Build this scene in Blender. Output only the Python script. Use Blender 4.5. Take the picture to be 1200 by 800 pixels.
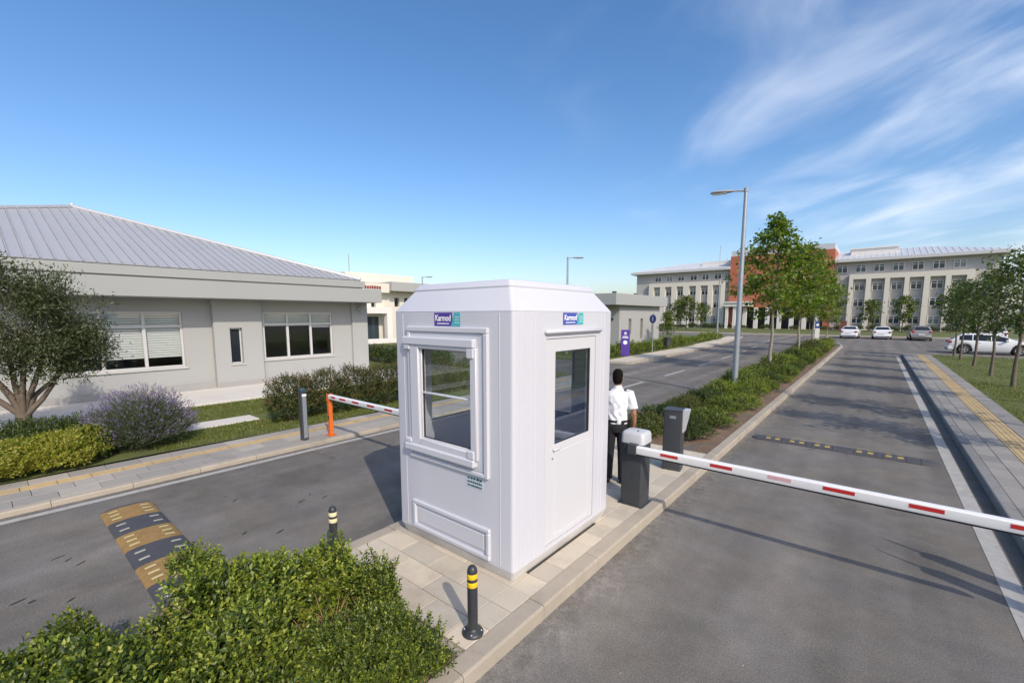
import bpy, bmesh, math, random
import numpy as np
from mathutils import Vector, Matrix, Quaternion

for o in list(bpy.data.objects): bpy.data.objects.remove(o)
SC = bpy.context.scene
COL = SC.collection
R = math.radians
PI = math.pi

# ------------------------------------------------------------------ camera
cam = bpy.data.cameras.new('camera')
camo = bpy.data.objects.new('camera', cam); COL.objects.link(camo); SC.camera = camo
cam.sensor_fit = 'HORIZONTAL'; cam.sensor_width = 36.0
cam.lens = 36.0 * 515.7 / 1200.0
cam.shift_y = 30.5 / 1200.0
cam.clip_start = 0.05; cam.clip_end = 3000
camo.location = (0, 0, 2.7)
camo.rotation_euler = (R(90 - 6.727), 0, R(39.5))

# ------------------------------------------------------------------ sky and sun
SUN_AZ = Vector((0.91, -0.415)).normalized(); SUN_EL = R(38)
W = bpy.data.worlds.new('World'); SC.world = W; W.use_nodes = True
def world():
    nt = W.node_tree; nt.nodes.clear(); N = nt.nodes.new; Lk = nt.links.new
    out = N('ShaderNodeOutputWorld'); bg = N('ShaderNodeBackground'); bg.inputs[1].default_value = 0.15
    sky = N('ShaderNodeTexSky'); sky.sky_type = 'NISHITA'; sky.sun_disc = False
    sky.sun_elevation = SUN_EL; sky.sun_rotation = math.atan2(SUN_AZ.x, SUN_AZ.y)
    sky.air_density = 1.0; sky.dust_density = 1.7; sky.ozone_density = 2.0; sky.altitude = 0
    hs = N('ShaderNodeHueSaturation'); hs.inputs['Saturation'].default_value = 1.25; Lk(sky.outputs[0], hs.inputs['Color'])
    geo = N('ShaderNodeTexCoord')
    sep = N('ShaderNodeSeparateXYZ'); Lk(geo.outputs['Generated'], sep.inputs[0])
    zc = N('ShaderNodeMath'); zc.operation = 'MAXIMUM'; Lk(sep.outputs[2], zc.inputs[0]); zc.inputs[1].default_value = 0.0
    za = N('ShaderNodeMath'); za.operation = 'ADD'; Lk(zc.outputs[0], za.inputs[0]); za.inputs[1].default_value = 0.16
    dv = []
    for i in (0, 1):
        d = N('ShaderNodeMath'); d.operation = 'DIVIDE'; Lk(sep.outputs[i], d.inputs[0]); Lk(za.outputs[0], d.inputs[1]); dv.append(d)
    cmb = N('ShaderNodeCombineXYZ'); Lk(dv[0].outputs[0], cmb.inputs[0]); Lk(dv[1].outputs[0], cmb.inputs[1])
    # wispy high cloud: stretched noise, thickening towards +X
    ro = N('ShaderNodeVectorRotate'); ro.rotation_type = 'Z_AXIS'; ro.inputs['Angle'].default_value = R(CLOUD['rot']); Lk(cmb.outputs[0], ro.inputs['Vector'])
    mp = N('ShaderNodeMapping'); mp.inputs['Scale'].default_value = CLOUD['scale']; mp.inputs['Location'].default_value = CLOUD['loc']; Lk(ro.outputs[0], mp.inputs[0])
    n1 = N('ShaderNodeTexNoise'); n1.inputs['Scale'].default_value = 1.7; n1.inputs['Detail'].default_value = 10; n1.inputs['Roughness'].default_value = 0.5; n1.inputs['Distortion'].default_value = 0.5
    Lk(mp.outputs[0], n1.inputs['Vector'])
    r1 = N('ShaderNodeMapRange'); r1.interpolation_type = 'SMOOTHSTEP'; r1.inputs[1].default_value = CLOUD['n0']; r1.inputs[2].default_value = CLOUD['n1']; Lk(n1.outputs['Fac'], r1.inputs[0])
    n2 = N('ShaderNodeTexNoise'); n2.inputs['Scale'].default_value = 1.5; n2.inputs['Detail'].default_value = 3; Lk(cmb.outputs[0], n2.inputs['Vector'])
    sc2 = N('ShaderNodeMath'); sc2.operation = 'MULTIPLY_ADD'; Lk(n2.outputs['Fac'], sc2.inputs[0]); sc2.inputs[1].default_value = 1.6; Lk(dv[0].outputs[0], sc2.inputs[2])
    r2 = N('ShaderNodeMapRange'); r2.interpolation_type = 'SMOOTHSTEP'; r2.inputs[1].default_value = CLOUD['m0']; r2.inputs[2].default_value = CLOUD['m1']; Lk(sc2.outputs[0], r2.inputs[0])
    mu = N('ShaderNodeMath'); mu.operation = 'MULTIPLY'; Lk(r1.outputs[0], mu.inputs[0]); Lk(r2.outputs[0], mu.inputs[1])
    mv = N('ShaderNodeMath'); mv.operation = 'MULTIPLY'; Lk(mu.outputs[0], mv.inputs[0]); mv.inputs[1].default_value = CLOUD['amt']
    mx = N('ShaderNodeMix'); mx.data_type = 'RGBA'; mx.clamp_factor = True
    Lk(mv.outputs[0], mx.inputs[0]); tn = N('ShaderNodeMix'); tn.data_type = 'RGBA'; tn.blend_type = 'MULTIPLY'; tn.inputs[0].default_value = 1.0; Lk(hs.outputs[0], tn.inputs[6]); tn.inputs[7].default_value = (1.02, 0.985, 1.01, 1); Lk(tn.outputs[2], mx.inputs[6]); mx.inputs[7].default_value = (6.4, 6.6, 7.0, 1)
    Lk(mx.outputs[2], bg.inputs[0]); Lk(bg.outputs[0], out.inputs[0])
CLOUD = dict(rot=40, scale=(0.8, 1.5, 1), loc=(5.3, 2.2, 0), n0=0.38, n1=0.80, m0=-0.3, m1=1.25, amt=0.6)
world()
sun = bpy.data.lights.new('sun', 'SUN'); sun.energy = 2.75; sun.angle = R(0.53); sun.color = (1.0, 0.90, 0.765)
suno = bpy.data.objects.new('sun', sun); COL.objects.link(suno); suno.location = (20, -15, 30)
sd = Vector((-SUN_AZ.x * math.cos(SUN_EL), -SUN_AZ.y * math.cos(SUN_EL), -math.sin(SUN_EL)))
suno.rotation_euler = sd.to_track_quat('-Z', 'Y').to_euler()
SC.view_settings.view_transform = 'Standard'; SC.view_settings.look = 'None'
SC.view_settings.gamma = 1.0; SC.view_settings.exposure = 0.35; SC.view_settings.use_curve_mapping = False
SC.render.engine = 'CYCLES'
SC.render.resolution_x = 1024; SC.render.resolution_y = 682
SC.cycles.max_bounces = 8; SC.cycles.transparent_max_bounces = 12

# ------------------------------------------------------------------ materials
MATS = {}
def mat(name, col, rough=0.6, var=0.0, vscale=3.0, bump=0.0, bscale=60.0, metal=0.0, rnd=0.0, spec=0.5, col2=None, trans=0.0, stain=0.0, sscale=0.7, coat=0.0, fine=0.0, fscale=150.):
    """plain procedural surface: base colour, mottling, per-object variation, stains, fine relief"""
    if name in MATS: return MATS[name]
    m = bpy.data.materials.new(name); m.use_nodes = True; nt = m.node_tree; nt.nodes.clear(); N = nt.nodes.new; Lk = nt.links.new
    out = N('ShaderNodeOutputMaterial'); b = N('ShaderNodeBsdfPrincipled'); Lk(b.outputs[0], out.inputs[0])
    b.inputs['Roughness'].default_value = rough; b.inputs['Metallic'].default_value = metal; b.inputs['Specular IOR Level'].default_value = spec
    if coat: b.inputs['Coat Weight'].default_value = coat; b.inputs['Coat Roughness'].default_value = 0.05
    geo = N('ShaderNodeNewGeometry'); pos = geo.outputs['Position']
    base = N('ShaderNodeRGB'); base.outputs[0].default_value = (*col, 1); c = base.outputs[0]
    def mixc(fac, a, bcol, kind='MIX'):
        x = N('ShaderNodeMix'); x.data_type = 'RGBA'; x.blend_type = kind; x.clamp_factor = True
        if isinstance(fac, float): x.inputs[0].default_value = fac
        else: Lk(fac, x.inputs[0])
        Lk(a, x.inputs[6])
        if isinstance(bcol, tuple): x.inputs[7].default_value = (*bcol, 1)
        else: Lk(bcol, x.inputs[7])
        return x.outputs[2]
    def noise(scale, detail=5, rough_=0.6):
        n = N('ShaderNodeTexNoise'); n.inputs['Scale'].default_value = scale; n.inputs['Detail'].default_value = detail; n.inputs['Roughness'].default_value = rough_; Lk(pos, n.inputs['Vector']); return n.outputs['Fac']
    def ramp(src, a, bb):
        r = N('ShaderNodeMapRange'); r.inputs[1].default_value = a; r.inputs[2].default_value = bb; Lk(src, r.inputs[0]); return r.outputs[0]
    if rnd:
        oi = N('ShaderNodeObjectInfo'); r = ramp(oi.outputs['Random'], 0, 1)
        c2 = col2 or tuple(x * 0.6 for x in col)
        mm = N('ShaderNodeMath'); mm.operation = 'MULTIPLY'; Lk(r, mm.inputs[0]); mm.inputs[1].default_value = rnd
        c = mixc(mm.outputs[0], c, c2)
    if var:
        f = ramp(noise(vscale), 0.3, 0.7)
        mm = N('ShaderNodeMath'); mm.operation = 'MULTIPLY'; Lk(f, mm.inputs[0]); mm.inputs[1].default_value = var
        c = mixc(mm.outputs[0], c, tuple(x * 0.55 for x in col))
    if fine:
        f = ramp(noise(fscale, 2, 0.7), 0.36, 0.66)
        mm = N('ShaderNodeMath'); mm.operation = 'MULTIPLY'; Lk(f, mm.inputs[0]); mm.inputs[1].default_value = fine
        c = mixc(mm.outputs[0], c, tuple(min(1, x * 2.0) for x in col))
    if stain:
        f = ramp(noise(sscale, 7, 0.68), 0.52, 0.75)
        mm = N('ShaderNodeMath'); mm.operation = 'MULTIPLY'; Lk(f, mm.inputs[0]); mm.inputs[1].default_value = stain
        c = mixc(mm.outputs[0], c, tuple(x * 0.4 for x in col))
    Lk(c, b.inputs['Base Color'])
    if bump:
        bp = N('ShaderNodeBump'); bp.inputs['Strength'].default_value = bump; bp.inputs['Distance'].default_value = 0.01
        Lk(noise(bscale, 4), bp.inputs['Height']); Lk(bp.outputs[0], b.inputs['Normal'])
    MATS[name] = m; return m

def leafmat(name, cols, trans=0.3, rough=0.42):
    m = bpy.data.materials.new(name); m.use_nodes = True; nt = m.node_tree; nt.nodes.clear(); N = nt.nodes.new; Lk = nt.links.new
    out = N('ShaderNodeOutputMaterial'); b = N('ShaderNodeBsdfPrincipled'); b.inputs['Roughness'].default_value = rough
    geo = N('ShaderNodeNewGeometry'); rp = N('ShaderNodeValToRGB'); e = rp.color_ramp.elements
    e[0].position = 0; e[0].color = (*cols[0], 1); e[1].position = 1; e[1].color = (*cols[-1], 1)
    for i, c in enumerate(cols[1:-1]): x = e.new((i + 1) / (len(cols) - 1)); x.color = (*c, 1)
    Lk(geo.outputs['Random Per Island'], rp.inputs[0]); Lk(rp.outputs[0], b.inputs['Base Color'])
    t = N('ShaderNodeBsdfTranslucent'); br = N('ShaderNodeMix'); br.data_type = 'RGBA'; br.blend_type = 'MULTIPLY'; br.inputs[0].default_value = 1.0
    Lk(rp.outputs[0], br.inputs[6]); br.inputs[7].default_value = (1.5, 1.7, 0.6, 1); Lk(br.outputs[2], t.inputs[0])
    mx = N('ShaderNodeMixShader'); mx.inputs[0].default_value = trans; Lk(b.outputs[0], mx.inputs[1]); Lk(t.outputs[0], mx.inputs[2]); Lk(mx.outputs[0], out.inputs[0])
    MATS[name] = m; return m

def glassmat(name, tint, refl=0.12, rough=0.01):
    m = bpy.data.materials.new(name); m.use_nodes = True; nt = m.node_tree; nt.nodes.clear(); N = nt.nodes.new; Lk = nt.links.new
    out = N('ShaderNodeOutputMaterial'); t = N('ShaderNodeBsdfTransparent'); t.inputs[0].default_value = (*tint, 1)
    g = N('ShaderNodeBsdfGlossy'); g.inputs['Roughness'].default_value = rough; g.inputs[0].default_value = (0.95, 0.97, 1, 1)
    fr = N('ShaderNodeFresnel'); gb = N('ShaderNodeNewGeometry'); io = N('ShaderNodeMix'); io.inputs[2].default_value = 1.5; io.inputs[3].default_value = 1 / 1.5; Lk(gb.outputs['Backfacing'], io.inputs[0]); Lk(io.outputs[0], fr.inputs[0])   # same reflectance from both sides of a thin pane
    ad = N('ShaderNodeMath'); ad.operation = 'ADD'; Lk(fr.outputs[0], ad.inputs[0]); ad.inputs[1].default_value = refl; ad.use_clamp = True
    mx = N('ShaderNodeMixShader'); Lk(ad.outputs[0], mx.inputs[0]); Lk(t.outputs[0], mx.inputs[1]); Lk(g.outputs[0], mx.inputs[2]); Lk(mx.outputs[0], out.inputs[0])
    MATS[name] = m; return m

def asphalt(name, col, warm=0.0):
    m = bpy.data.materials.new(name); m.use_nodes = True; nt = m.node_tree; nt.nodes.clear(); N = nt.nodes.new; Lk = nt.links.new
    out = N('ShaderNodeOutputMaterial'); b = N('ShaderNodeBsdfPrincipled'); Lk(b.outputs[0], out.inputs[0]); b.inputs['Roughness'].default_value = 0.88; b.inputs['Specular IOR Level'].default_value = 0.3
    geo = N('ShaderNodeNewGeometry'); pos = geo.outputs['Position']
    def noise(scale, detail, ro=0.6, vec=None):
        n = N('ShaderNodeTexNoise'); n.inputs['Scale'].default_value = scale; n.inputs['Detail'].default_value = detail; n.inputs['Roughness'].default_value = ro; Lk(vec or pos, n.inputs['Vector']); return n.outputs['Fac']
    def rng(s, a, bb, lo, hi):
        r = N('ShaderNodeMapRange'); r.inputs[1].default_value = a; r.inputs[2].default_value = bb; r.inputs[3].default_value = lo; r.inputs[4].default_value = hi; Lk(s, r.inputs[0]); return r.outputs[0]
    def mul(a, bb):
        x = N('ShaderNodeMath'); x.operation = 'MULTIPLY'; Lk(a, x.inputs[0]); Lk(bb, x.inputs[1]); return x.outputs[0]
    agg = rng(noise(150, 2, 0.7), 0.3, 0.7, 0.55, 1.5)
    agg2 = rng(noise(62, 3, 0.75), 0.32, 0.68, 0.72, 1.3)
    med = rng(noise(2.2, 6, 0.7), 0.3, 0.7, 0.82, 1.16)
    big = rng(noise(0.33, 5, 0.65), 0.3, 0.7, 0.82, 1.16)
    mp = N('ShaderNodeMapping'); mp.inputs['Scale'].default_value = (1.1, 0.05, 1); Lk(pos, mp.inputs[0])
    trk = rng(noise(1.3, 3, 0.5, mp.outputs[0]), 0.35, 0.65, 0.80, 1.13)     # wear along the direction of travel
    crack = N('ShaderNodeTexVoronoi'); crack.feature = 'F1'; crack.inputs['Scale'].default_value = 38; Lk(pos, crack.inputs['Vector'])
    pit = rng(crack.outputs['Distance'], 0.03, 0.16, 0.55, 1.0)
    pitm = rng(noise(5, 3), 0.5, 0.66, 0, 1)
    px = N('ShaderNodeMix'); px.inputs[2].default_value = 1.0; Lk(pitm, px.inputs[0]); Lk(pit, px.inputs[3])
    v = mul(mul(mul(agg, agg2), mul(med, big)), mul(trk, px.outputs[0]))
    wv = N('ShaderNodeTexVoronoi'); wv.feature = 'DISTANCE_TO_EDGE'; wv.inputs['Scale'].default_value = 0.42
    wn = N('ShaderNodeTexNoise'); wn.inputs['Scale'].default_value = 1.6; wn.inputs['Detail'].default_value = 6; Lk(pos, wn.inputs['Vector'])
    wa = N('ShaderNodeMix'); wa.data_type = 'VECTOR'; wa.inputs[0].default_value = 0.35; Lk(pos, wa.inputs[4]); Lk(wn.outputs['Color'], wa.inputs[5]); Lk(wa.outputs[1], wv.inputs['Vector'])
    ck = rng(wv.outputs['Distance'], 0.001, 0.006, 0.55, 1.0); cm = rng(noise(0.35, 2), 0.52, 0.6, 0, 1)
    cx = N('ShaderNodeMix'); cx.inputs[2].default_value = 1.0; Lk(cm, cx.inputs[0]); Lk(ck, cx.inputs[3]); v = mul(v, cx.outputs[0])
    sx = N('ShaderNodeSeparateXYZ'); Lk(pos, sx.inputs[0])
    def near(x0, wdt):
        a_ = N('ShaderNodeMath'); a_.operation = 'SUBTRACT'; Lk(sx.outputs[0], a_.inputs[0]); a_.inputs[1].default_value = x0
        b_ = N('ShaderNodeMath'); b_.operation = 'ABSOLUTE'; Lk(a_.outputs[0], b_.inputs[0]); return rng(b_.outputs[0], 0, wdt, 1, 0)
    gr_ = N('ShaderNodeMath'); gr_.operation = 'MAXIMUM'; Lk(near(-2.1, .55), gr_.inputs[0]); Lk(near(-8.9, .5), gr_.inputs[1])
    gm = rng(mul(gr_.outputs[0], rng(noise(9, 6, 0.75), 0.42, 0.66, 0, 1)), 0, 1, 1.0, 1.7); v = mul(v, gm)
    sl = N('ShaderNodeTexNoise'); sl.inputs['Scale'].default_value = 0.22; sl.inputs['Detail'].default_value = 5; sl.inputs['Roughness'].default_value = 0.7; Lk(pos, sl.inputs['Vector'])
    v = mul(v, rng(sl.outputs['Fac'], 0.56, 0.62, 1.0, 0.86))
    # pale specks
    vs = N('ShaderNodeTexVoronoi'); vs.inputs['Scale'].default_value = 2.6; Lk(pos, vs.inputs['Vector'])
    sp = rng(vs.outputs['Distance'], 0.012, 0.022, 2.6, 1.0)
    v = mul(v, sp)
    hue = N('ShaderNodeMix'); hue.data_type = 'RGBA'; Lk(rng(noise(0.8, 4), 0.35, 0.7, 0, 1), hue.inputs[0])
    hue.inputs[6].default_value = (*col, 1); hue.inputs[7].default_value = (col[0] * 1.06, col[1] * 1.0, col[2] * 0.9, 1)
    vm = N('ShaderNodeVectorMath'); vm.operation = 'SCALE'; Lk(hue.outputs[2], vm.inputs[0]); Lk(v, vm.inputs['Scale'])
    Lk(vm.outputs[0], b.inputs['Base Color'])
    bp = N('ShaderNodeBump'); bp.inputs['Strength'].default_value = 0.55; bp.inputs['Distance'].default_value = 0.006; Lk(noise(170, 3, 0.7), bp.inputs['Height']); Lk(bp.outputs[0], b.inputs['Normal'])
    MATS[name] = m; return m

asphalt('asphalt', (0.154, 0.146, 0.136))
mat('soil', (0.17, 0.115, 0.075), 0.95, 0.7, 6, 0.9, 40, fine=0.3, fscale=60)
mat('grass_ground', (0.10, 0.12, 0.03), 0.95, 0.5, 2.5, 0.8, 60, stain=0.35, sscale=1.2, fine=0.25, fscale=40)
mat('paving', (0.58, 0.50, 0.395), 0.85, 0.3, 2.2, 0.25, 70, rnd=0.95, col2=(0.40, 0.36, 0.305), stain=0.55, sscale=1.4, fine=0.15)
mat('paving_grey', (0.31, 0.29, 0.262), 0.85, 0.3, 2.2, 0.25, 70, rnd=0.85, col2=(0.155, 0.155, 0.155), stain=0.35, sscale=1.7, fine=0.12)
mat('paving_left', (0.40, 0.365, 0.315), 0.85, 0.3, 2.2, 0.25, 70, rnd=0.9, col2=(0.24, 0.23, 0.215), stain=0.4, sscale=1.7, fine=0.12)
mat('kerb', (0.40, 0.35, 0.28), 0.85, 0.35, 3, 0.3, 50, rnd=0.4, stain=0.45, sscale=2.2, fine=0.12)
mat('kerb_grey', (0.23, 0.225, 0.215), 0.85, 0.35, 3, 0.3, 50, rnd=0.4, stain=0.45, sscale=2.2, fine=0.12)
mat('grout', (0.13, 0.12, 0.105), 0.95, 0.4, 12, 0.4, 60)
mat('tactile', (0.52, 0.385, 0.195), 0.8, 0.35, 5, 0.2, 60, rnd=0.5, col2=(0.40, 0.31, 0.19), stain=0.5, sscale=2)
mat('road_paint', (0.43, 0.415, 0.385), 0.8, 0.45, 8, 0.3, 120, stain=0.6, sscale=6, fine=0.0)
mat('road_paint_worn', (0.42, 0.41, 0.39), 0.85, 0.6, 14, 0.3, 120, stain=0.85, sscale=9)
mat('tar', (0.03, 0.03, 0.032), 0.7, 0.3, 20)
mat('booth_white', (0.56, 0.565, 0.61), 0.4, 0.03, 3, 0.02, 30)
mat('booth_base', (0.62, 0.61, 0.60), 0.5, 0.25, 5, 0.05, 40, stain=0.3, sscale=5)
mat('upvc', (0.585, 0.585, 0.61), 0.3)
mat('gasket', (0.03, 0.03, 0.032), 0.6)
mat('inside_grey', (0.50, 0.50, 0.53), 0.6)
mat('steel', (0.55, 0.55, 0.55), 0.3, metal=1.0)
mat('galv', (0.36, 0.40, 0.43), 0.45, 0.25, 6, 0.05, 40, metal=0.55, stain=0.2, sscale=4)
mat('lamp_grey', (0.33, 0.35, 0.36), 0.5, 0.2, 8)
mat('lamp_lens', (0.75, 0.75, 0.7), 0.15)
mat('charcoal', (0.048, 0.053, 0.06), 0.48, 0.25, 9, 0.04, 60, stain=0.2, sscale=5)
mat('bollard_dark', (0.035, 0.038, 0.043), 0.42, 0.3, 10, 0.05, 60)
mat('yellow_band', (0.80, 0.52, 0.02), 0.4, 0.15, 12)
mat('cream_band', (0.80, 0.72, 0.42), 0.4, 0.15, 12)
mat('grey_cap', (0.50, 0.51, 0.53), 0.4, 0.1, 6)
mat('boom_white', (0.78, 0.78, 0.78), 0.35, 0.08, 5, stain=0.08, sscale=6)
mat('boom_red', (0.45, 0.02, 0.02), 0.4, 0.1, 8)
mat('boom_red_faded', (0.62, 0.36, 0.38), 0.4, 0.2, 20)
mat('black_rubber', (0.018, 0.018, 0.02), 0.7, 0.3, 20)
mat('orange', (0.72, 0.15, 0.02), 0.45, 0.2, 10, stain=0.2, sscale=8)
mat('bump_black', (0.06, 0.062, 0.07), 0.8, 0.4, 10, 0.3, 70, stain=0.3, sscale=4, fine=0.25, fscale=40)
mat('bump_yellow', (0.33, 0.205, 0.07), 0.8, 0.6, 14, 0.3, 70, stain=0.75, sscale=5)
mat('stud_yellow', (0.50, 0.36, 0.10), 0.6, 0.5, 20, stain=0.5, sscale=9)
mat('bump_reflector', (0.62, 0.52, 0.25), 0.4, 0.3, 30)
mat('bump_reflector_pale', (0.45, 0.43, 0.36), 0.5, 0.3, 30)
mat('wall_cream', (0.365, 0.368, 0.36), 0.85, 0.06, 0.8, 0.1, 90, stain=0.07, sscale=0.5)
mat('fascia_cream', (0.335, 0.345, 0.335), 0.8, 0.06, 0.6, 0.06, 90, stain=0.06, sscale=0.4)
mat('plinth_grey', (0.33, 0.32, 0.31), 0.85, 0.2, 2, 0.2, 60)
mat('apron', (0.62, 0.59, 0.54), 0.9, 0.15, 1.5, 0.15, 60, stain=0.2, sscale=1)
mat('roof_metal', (0.45, 0.455, 0.47), 0.45, 0.1, 0.8, 0.02, 20, metal=0.25, rnd=0.12)
mat('roof_cap', (0.5, 0.505, 0.51), 0.45, metal=0.25)
mat('alu', (0.52, 0.52, 0.515), 0.4)
mat('blind', (0.70, 0.70, 0.685), 0.7)
mat('blind_white', (0.8, 0.8, 0.78), 0.7)
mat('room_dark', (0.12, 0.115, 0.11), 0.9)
mat('dark_pane', (0.018, 0.022, 0.03), 0.06, spec=0.6)
mat('blue_pane', (0.03, 0.045, 0.06), 0.06, spec=0.7)
mat('far_wall', (0.44, 0.42, 0.405), 0.85, 0.06, 0.3)
mat('far_frame', (0.66, 0.62, 0.54), 0.85, 0.06, 0.3)
mat('far_eave', (0.55, 0.55, 0.55), 0.7)
mat('terracotta', (0.42, 0.135, 0.075), 0.85, 0.12, 0.8)
mat('far_roof', (0.56, 0.58, 0.61), 0.45, metal=0.2)
mat('sill_stone', (0.5, 0.49, 0.47), 0.8, 0.1, 3)
mat('pane_blind', (0.16, 0.20, 0.21), 0.12, spec=0.6)
mat('white_stone', (0.70, 0.68, 0.64), 0.8, 0.06, 1)
mat('dark_recess', (0.03, 0.03, 0.035), 0.6)
mat('purple', (0.085, 0.04, 0.30), 0.4)
mat('teal', (0.06, 0.42, 0.45), 0.4)
mat('logo_blue', (0.06, 0.09, 0.40), 0.4)
mat('print_white', (0.85, 0.85, 0.88), 0.5)
mat('print_dark', (0.03, 0.06, 0.08), 0.5)
mat('label_plate', (0.50, 0.58, 0.62), 0.5)
mat('sign_blue', (0.03, 0.07, 0.22), 0.4)
mat('sign_red', (0.22, 0.03, 0.03), 0.5)
mat('bark', (0.16, 0.125, 0.095), 0.95, 0.5, 10, 0.9, 45)
mat('bark_pale', (0.30, 0.265, 0.21), 0.95, 0.5, 10, 0.8, 45)
mat('twig', (0.115, 0.085, 0.055), 0.95, 0.4, 20)
mat('dry_leaf', (0.36, 0.22, 0.11), 0.9, 0.5, 30)
mat('skin', (0.33, 0.16, 0.095), 0.55, 0.1, 12)
mat('shirt', (0.78, 0.79, 0.83), 0.85, 0.04, 8, 0.35, 14)
mat('trousers', (0.012, 0.013, 0.018), 0.9, 0.2, 12, 0.3, 16)
mat('hair', (0.006, 0.005, 0.004), 0.9, 0.2, 40, 0.6, 120, spec=0.15)
mat('leather', (0.012, 0.011, 0.01), 0.35)
mat('car_white', (0.78, 0.79, 0.80), 0.25, coat=0.6)
mat('car_silver', (0.34, 0.32, 0.31), 0.3, metal=0.6, coat=0.6)
mat('car_glass', (0.012, 0.014, 0.017), 0.05, spec=0.7)
mat('tyre', (0.012, 0.012, 0.013), 0.8)
mat('rim', (0.55, 0.56, 0.57), 0.3, metal=0.8)
mat('tail_red', (0.35, 0.01, 0.01), 0.2)
mat('head_lamp', (0.7, 0.7, 0.72), 0.1)
mat('plate_white', (0.75, 0.75, 0.75), 0.5)
mat('red_box', (0.45, 0.16, 0.1), 0.7)
glassmat('glass', (0.95, 0.97, 0.98), 0.0)
glassmat('glass_dark', (0.80, 0.83, 0.90), 0.05)
glassmat('glass_office', (0.93, 0.945, 0.94), 0.02)
leafmat('leaf_box', [(0.03, 0.052, 0.01), (0.055, 0.088, 0.013), (0.09, 0.13, 0.018), (0.16, 0.195, 0.028)], 0.25)
leafmat('leaf_young', [(0.165, 0.225, 0.026), (0.25, 0.31, 0.037), (0.36, 0.37, 0.06)], 0.35)
leafmat('leaf_yellow', [(0.16, 0.19, 0.02), (0.24, 0.27, 0.03), (0.34, 0.33, 0.045), (0.40, 0.33, 0.09)], 0.35)
leafmat('leaf_dark', [(0.025, 0.045, 0.012), (0.045, 0.07, 0.016), (0.07, 0.10, 0.022)], 0.25)
leafmat('leaf_red', [(0.045, 0.07, 0.015), (0.10, 0.10, 0.025), (0.17, 0.085, 0.04), (0.22, 0.16, 0.05)], 0.3)
leafmat('leaf_olive', [(0.035, 0.052, 0.018), (0.06, 0.08, 0.028), (0.09, 0.11, 0.045), (0.13, 0.15, 0.08)], 0.2)
leafmat('leaf_maple', [(0.06, 0.105, 0.012), (0.10, 0.16, 0.016), (0.15, 0.21, 0.022), (0.21, 0.26, 0.035)], 0.38)
leafmat('leaf_maple_tip', [(0.13, 0.17, 0.02), (0.22, 0.20, 0.05), (0.27, 0.17, 0.06)], 0.38)
leafmat('leaf_linden', [(0.04, 0.06, 0.016), (0.065, 0.095, 0.022), (0.10, 0.135, 0.034), (0.16, 0.18, 0.075)], 0.3)
leafmat('leaf_lav', [(0.06, 0.085, 0.045), (0.09, 0.115, 0.06), (0.13, 0.15, 0.10)], 0.2)
leafmat('flower_lav', [(0.13, 0.10, 0.22), (0.20, 0.16, 0.30), (0.26, 0.22, 0.33)], 0.2)
leafmat('grass', [(0.08, 0.115, 0.02), (0.11, 0.145, 0.025), (0.155, 0.175, 0.035), (0.20, 0.18, 0.06)], 0.3)

# ------------------------------------------------------------------ mesh helpers
def tag(o, label=None, cat=None, group=None, kind=None):
    if label: o['label'] = label
    if cat: o['category'] = cat
    if group: o['group'] = group
    if kind: o['kind'] = kind
    return o
def empty(name, loc=(0, 0, 0), rz=0.0):
    o = bpy.data.objects.new(name, None); COL.objects.link(o); o.location = loc; o.rotation_euler = (0, 0, rz); o.empty_display_size = 0.2
    return o
def copy_tree(o, parent=None):
    c = o.copy(); COL.objects.link(c); c.parent = parent
    for ch in o.children: copy_tree(ch, c)
    return c
def inst(name, mesh, parent=None, loc=(0, 0, 0), rot=(0, 0, 0), scale=(1, 1, 1)):
    o = bpy.data.objects.new(name, mesh); COL.objects.link(o); o.parent = parent; o.location = loc; o.rotation_euler = rot; o.scale = scale
    return o

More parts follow.
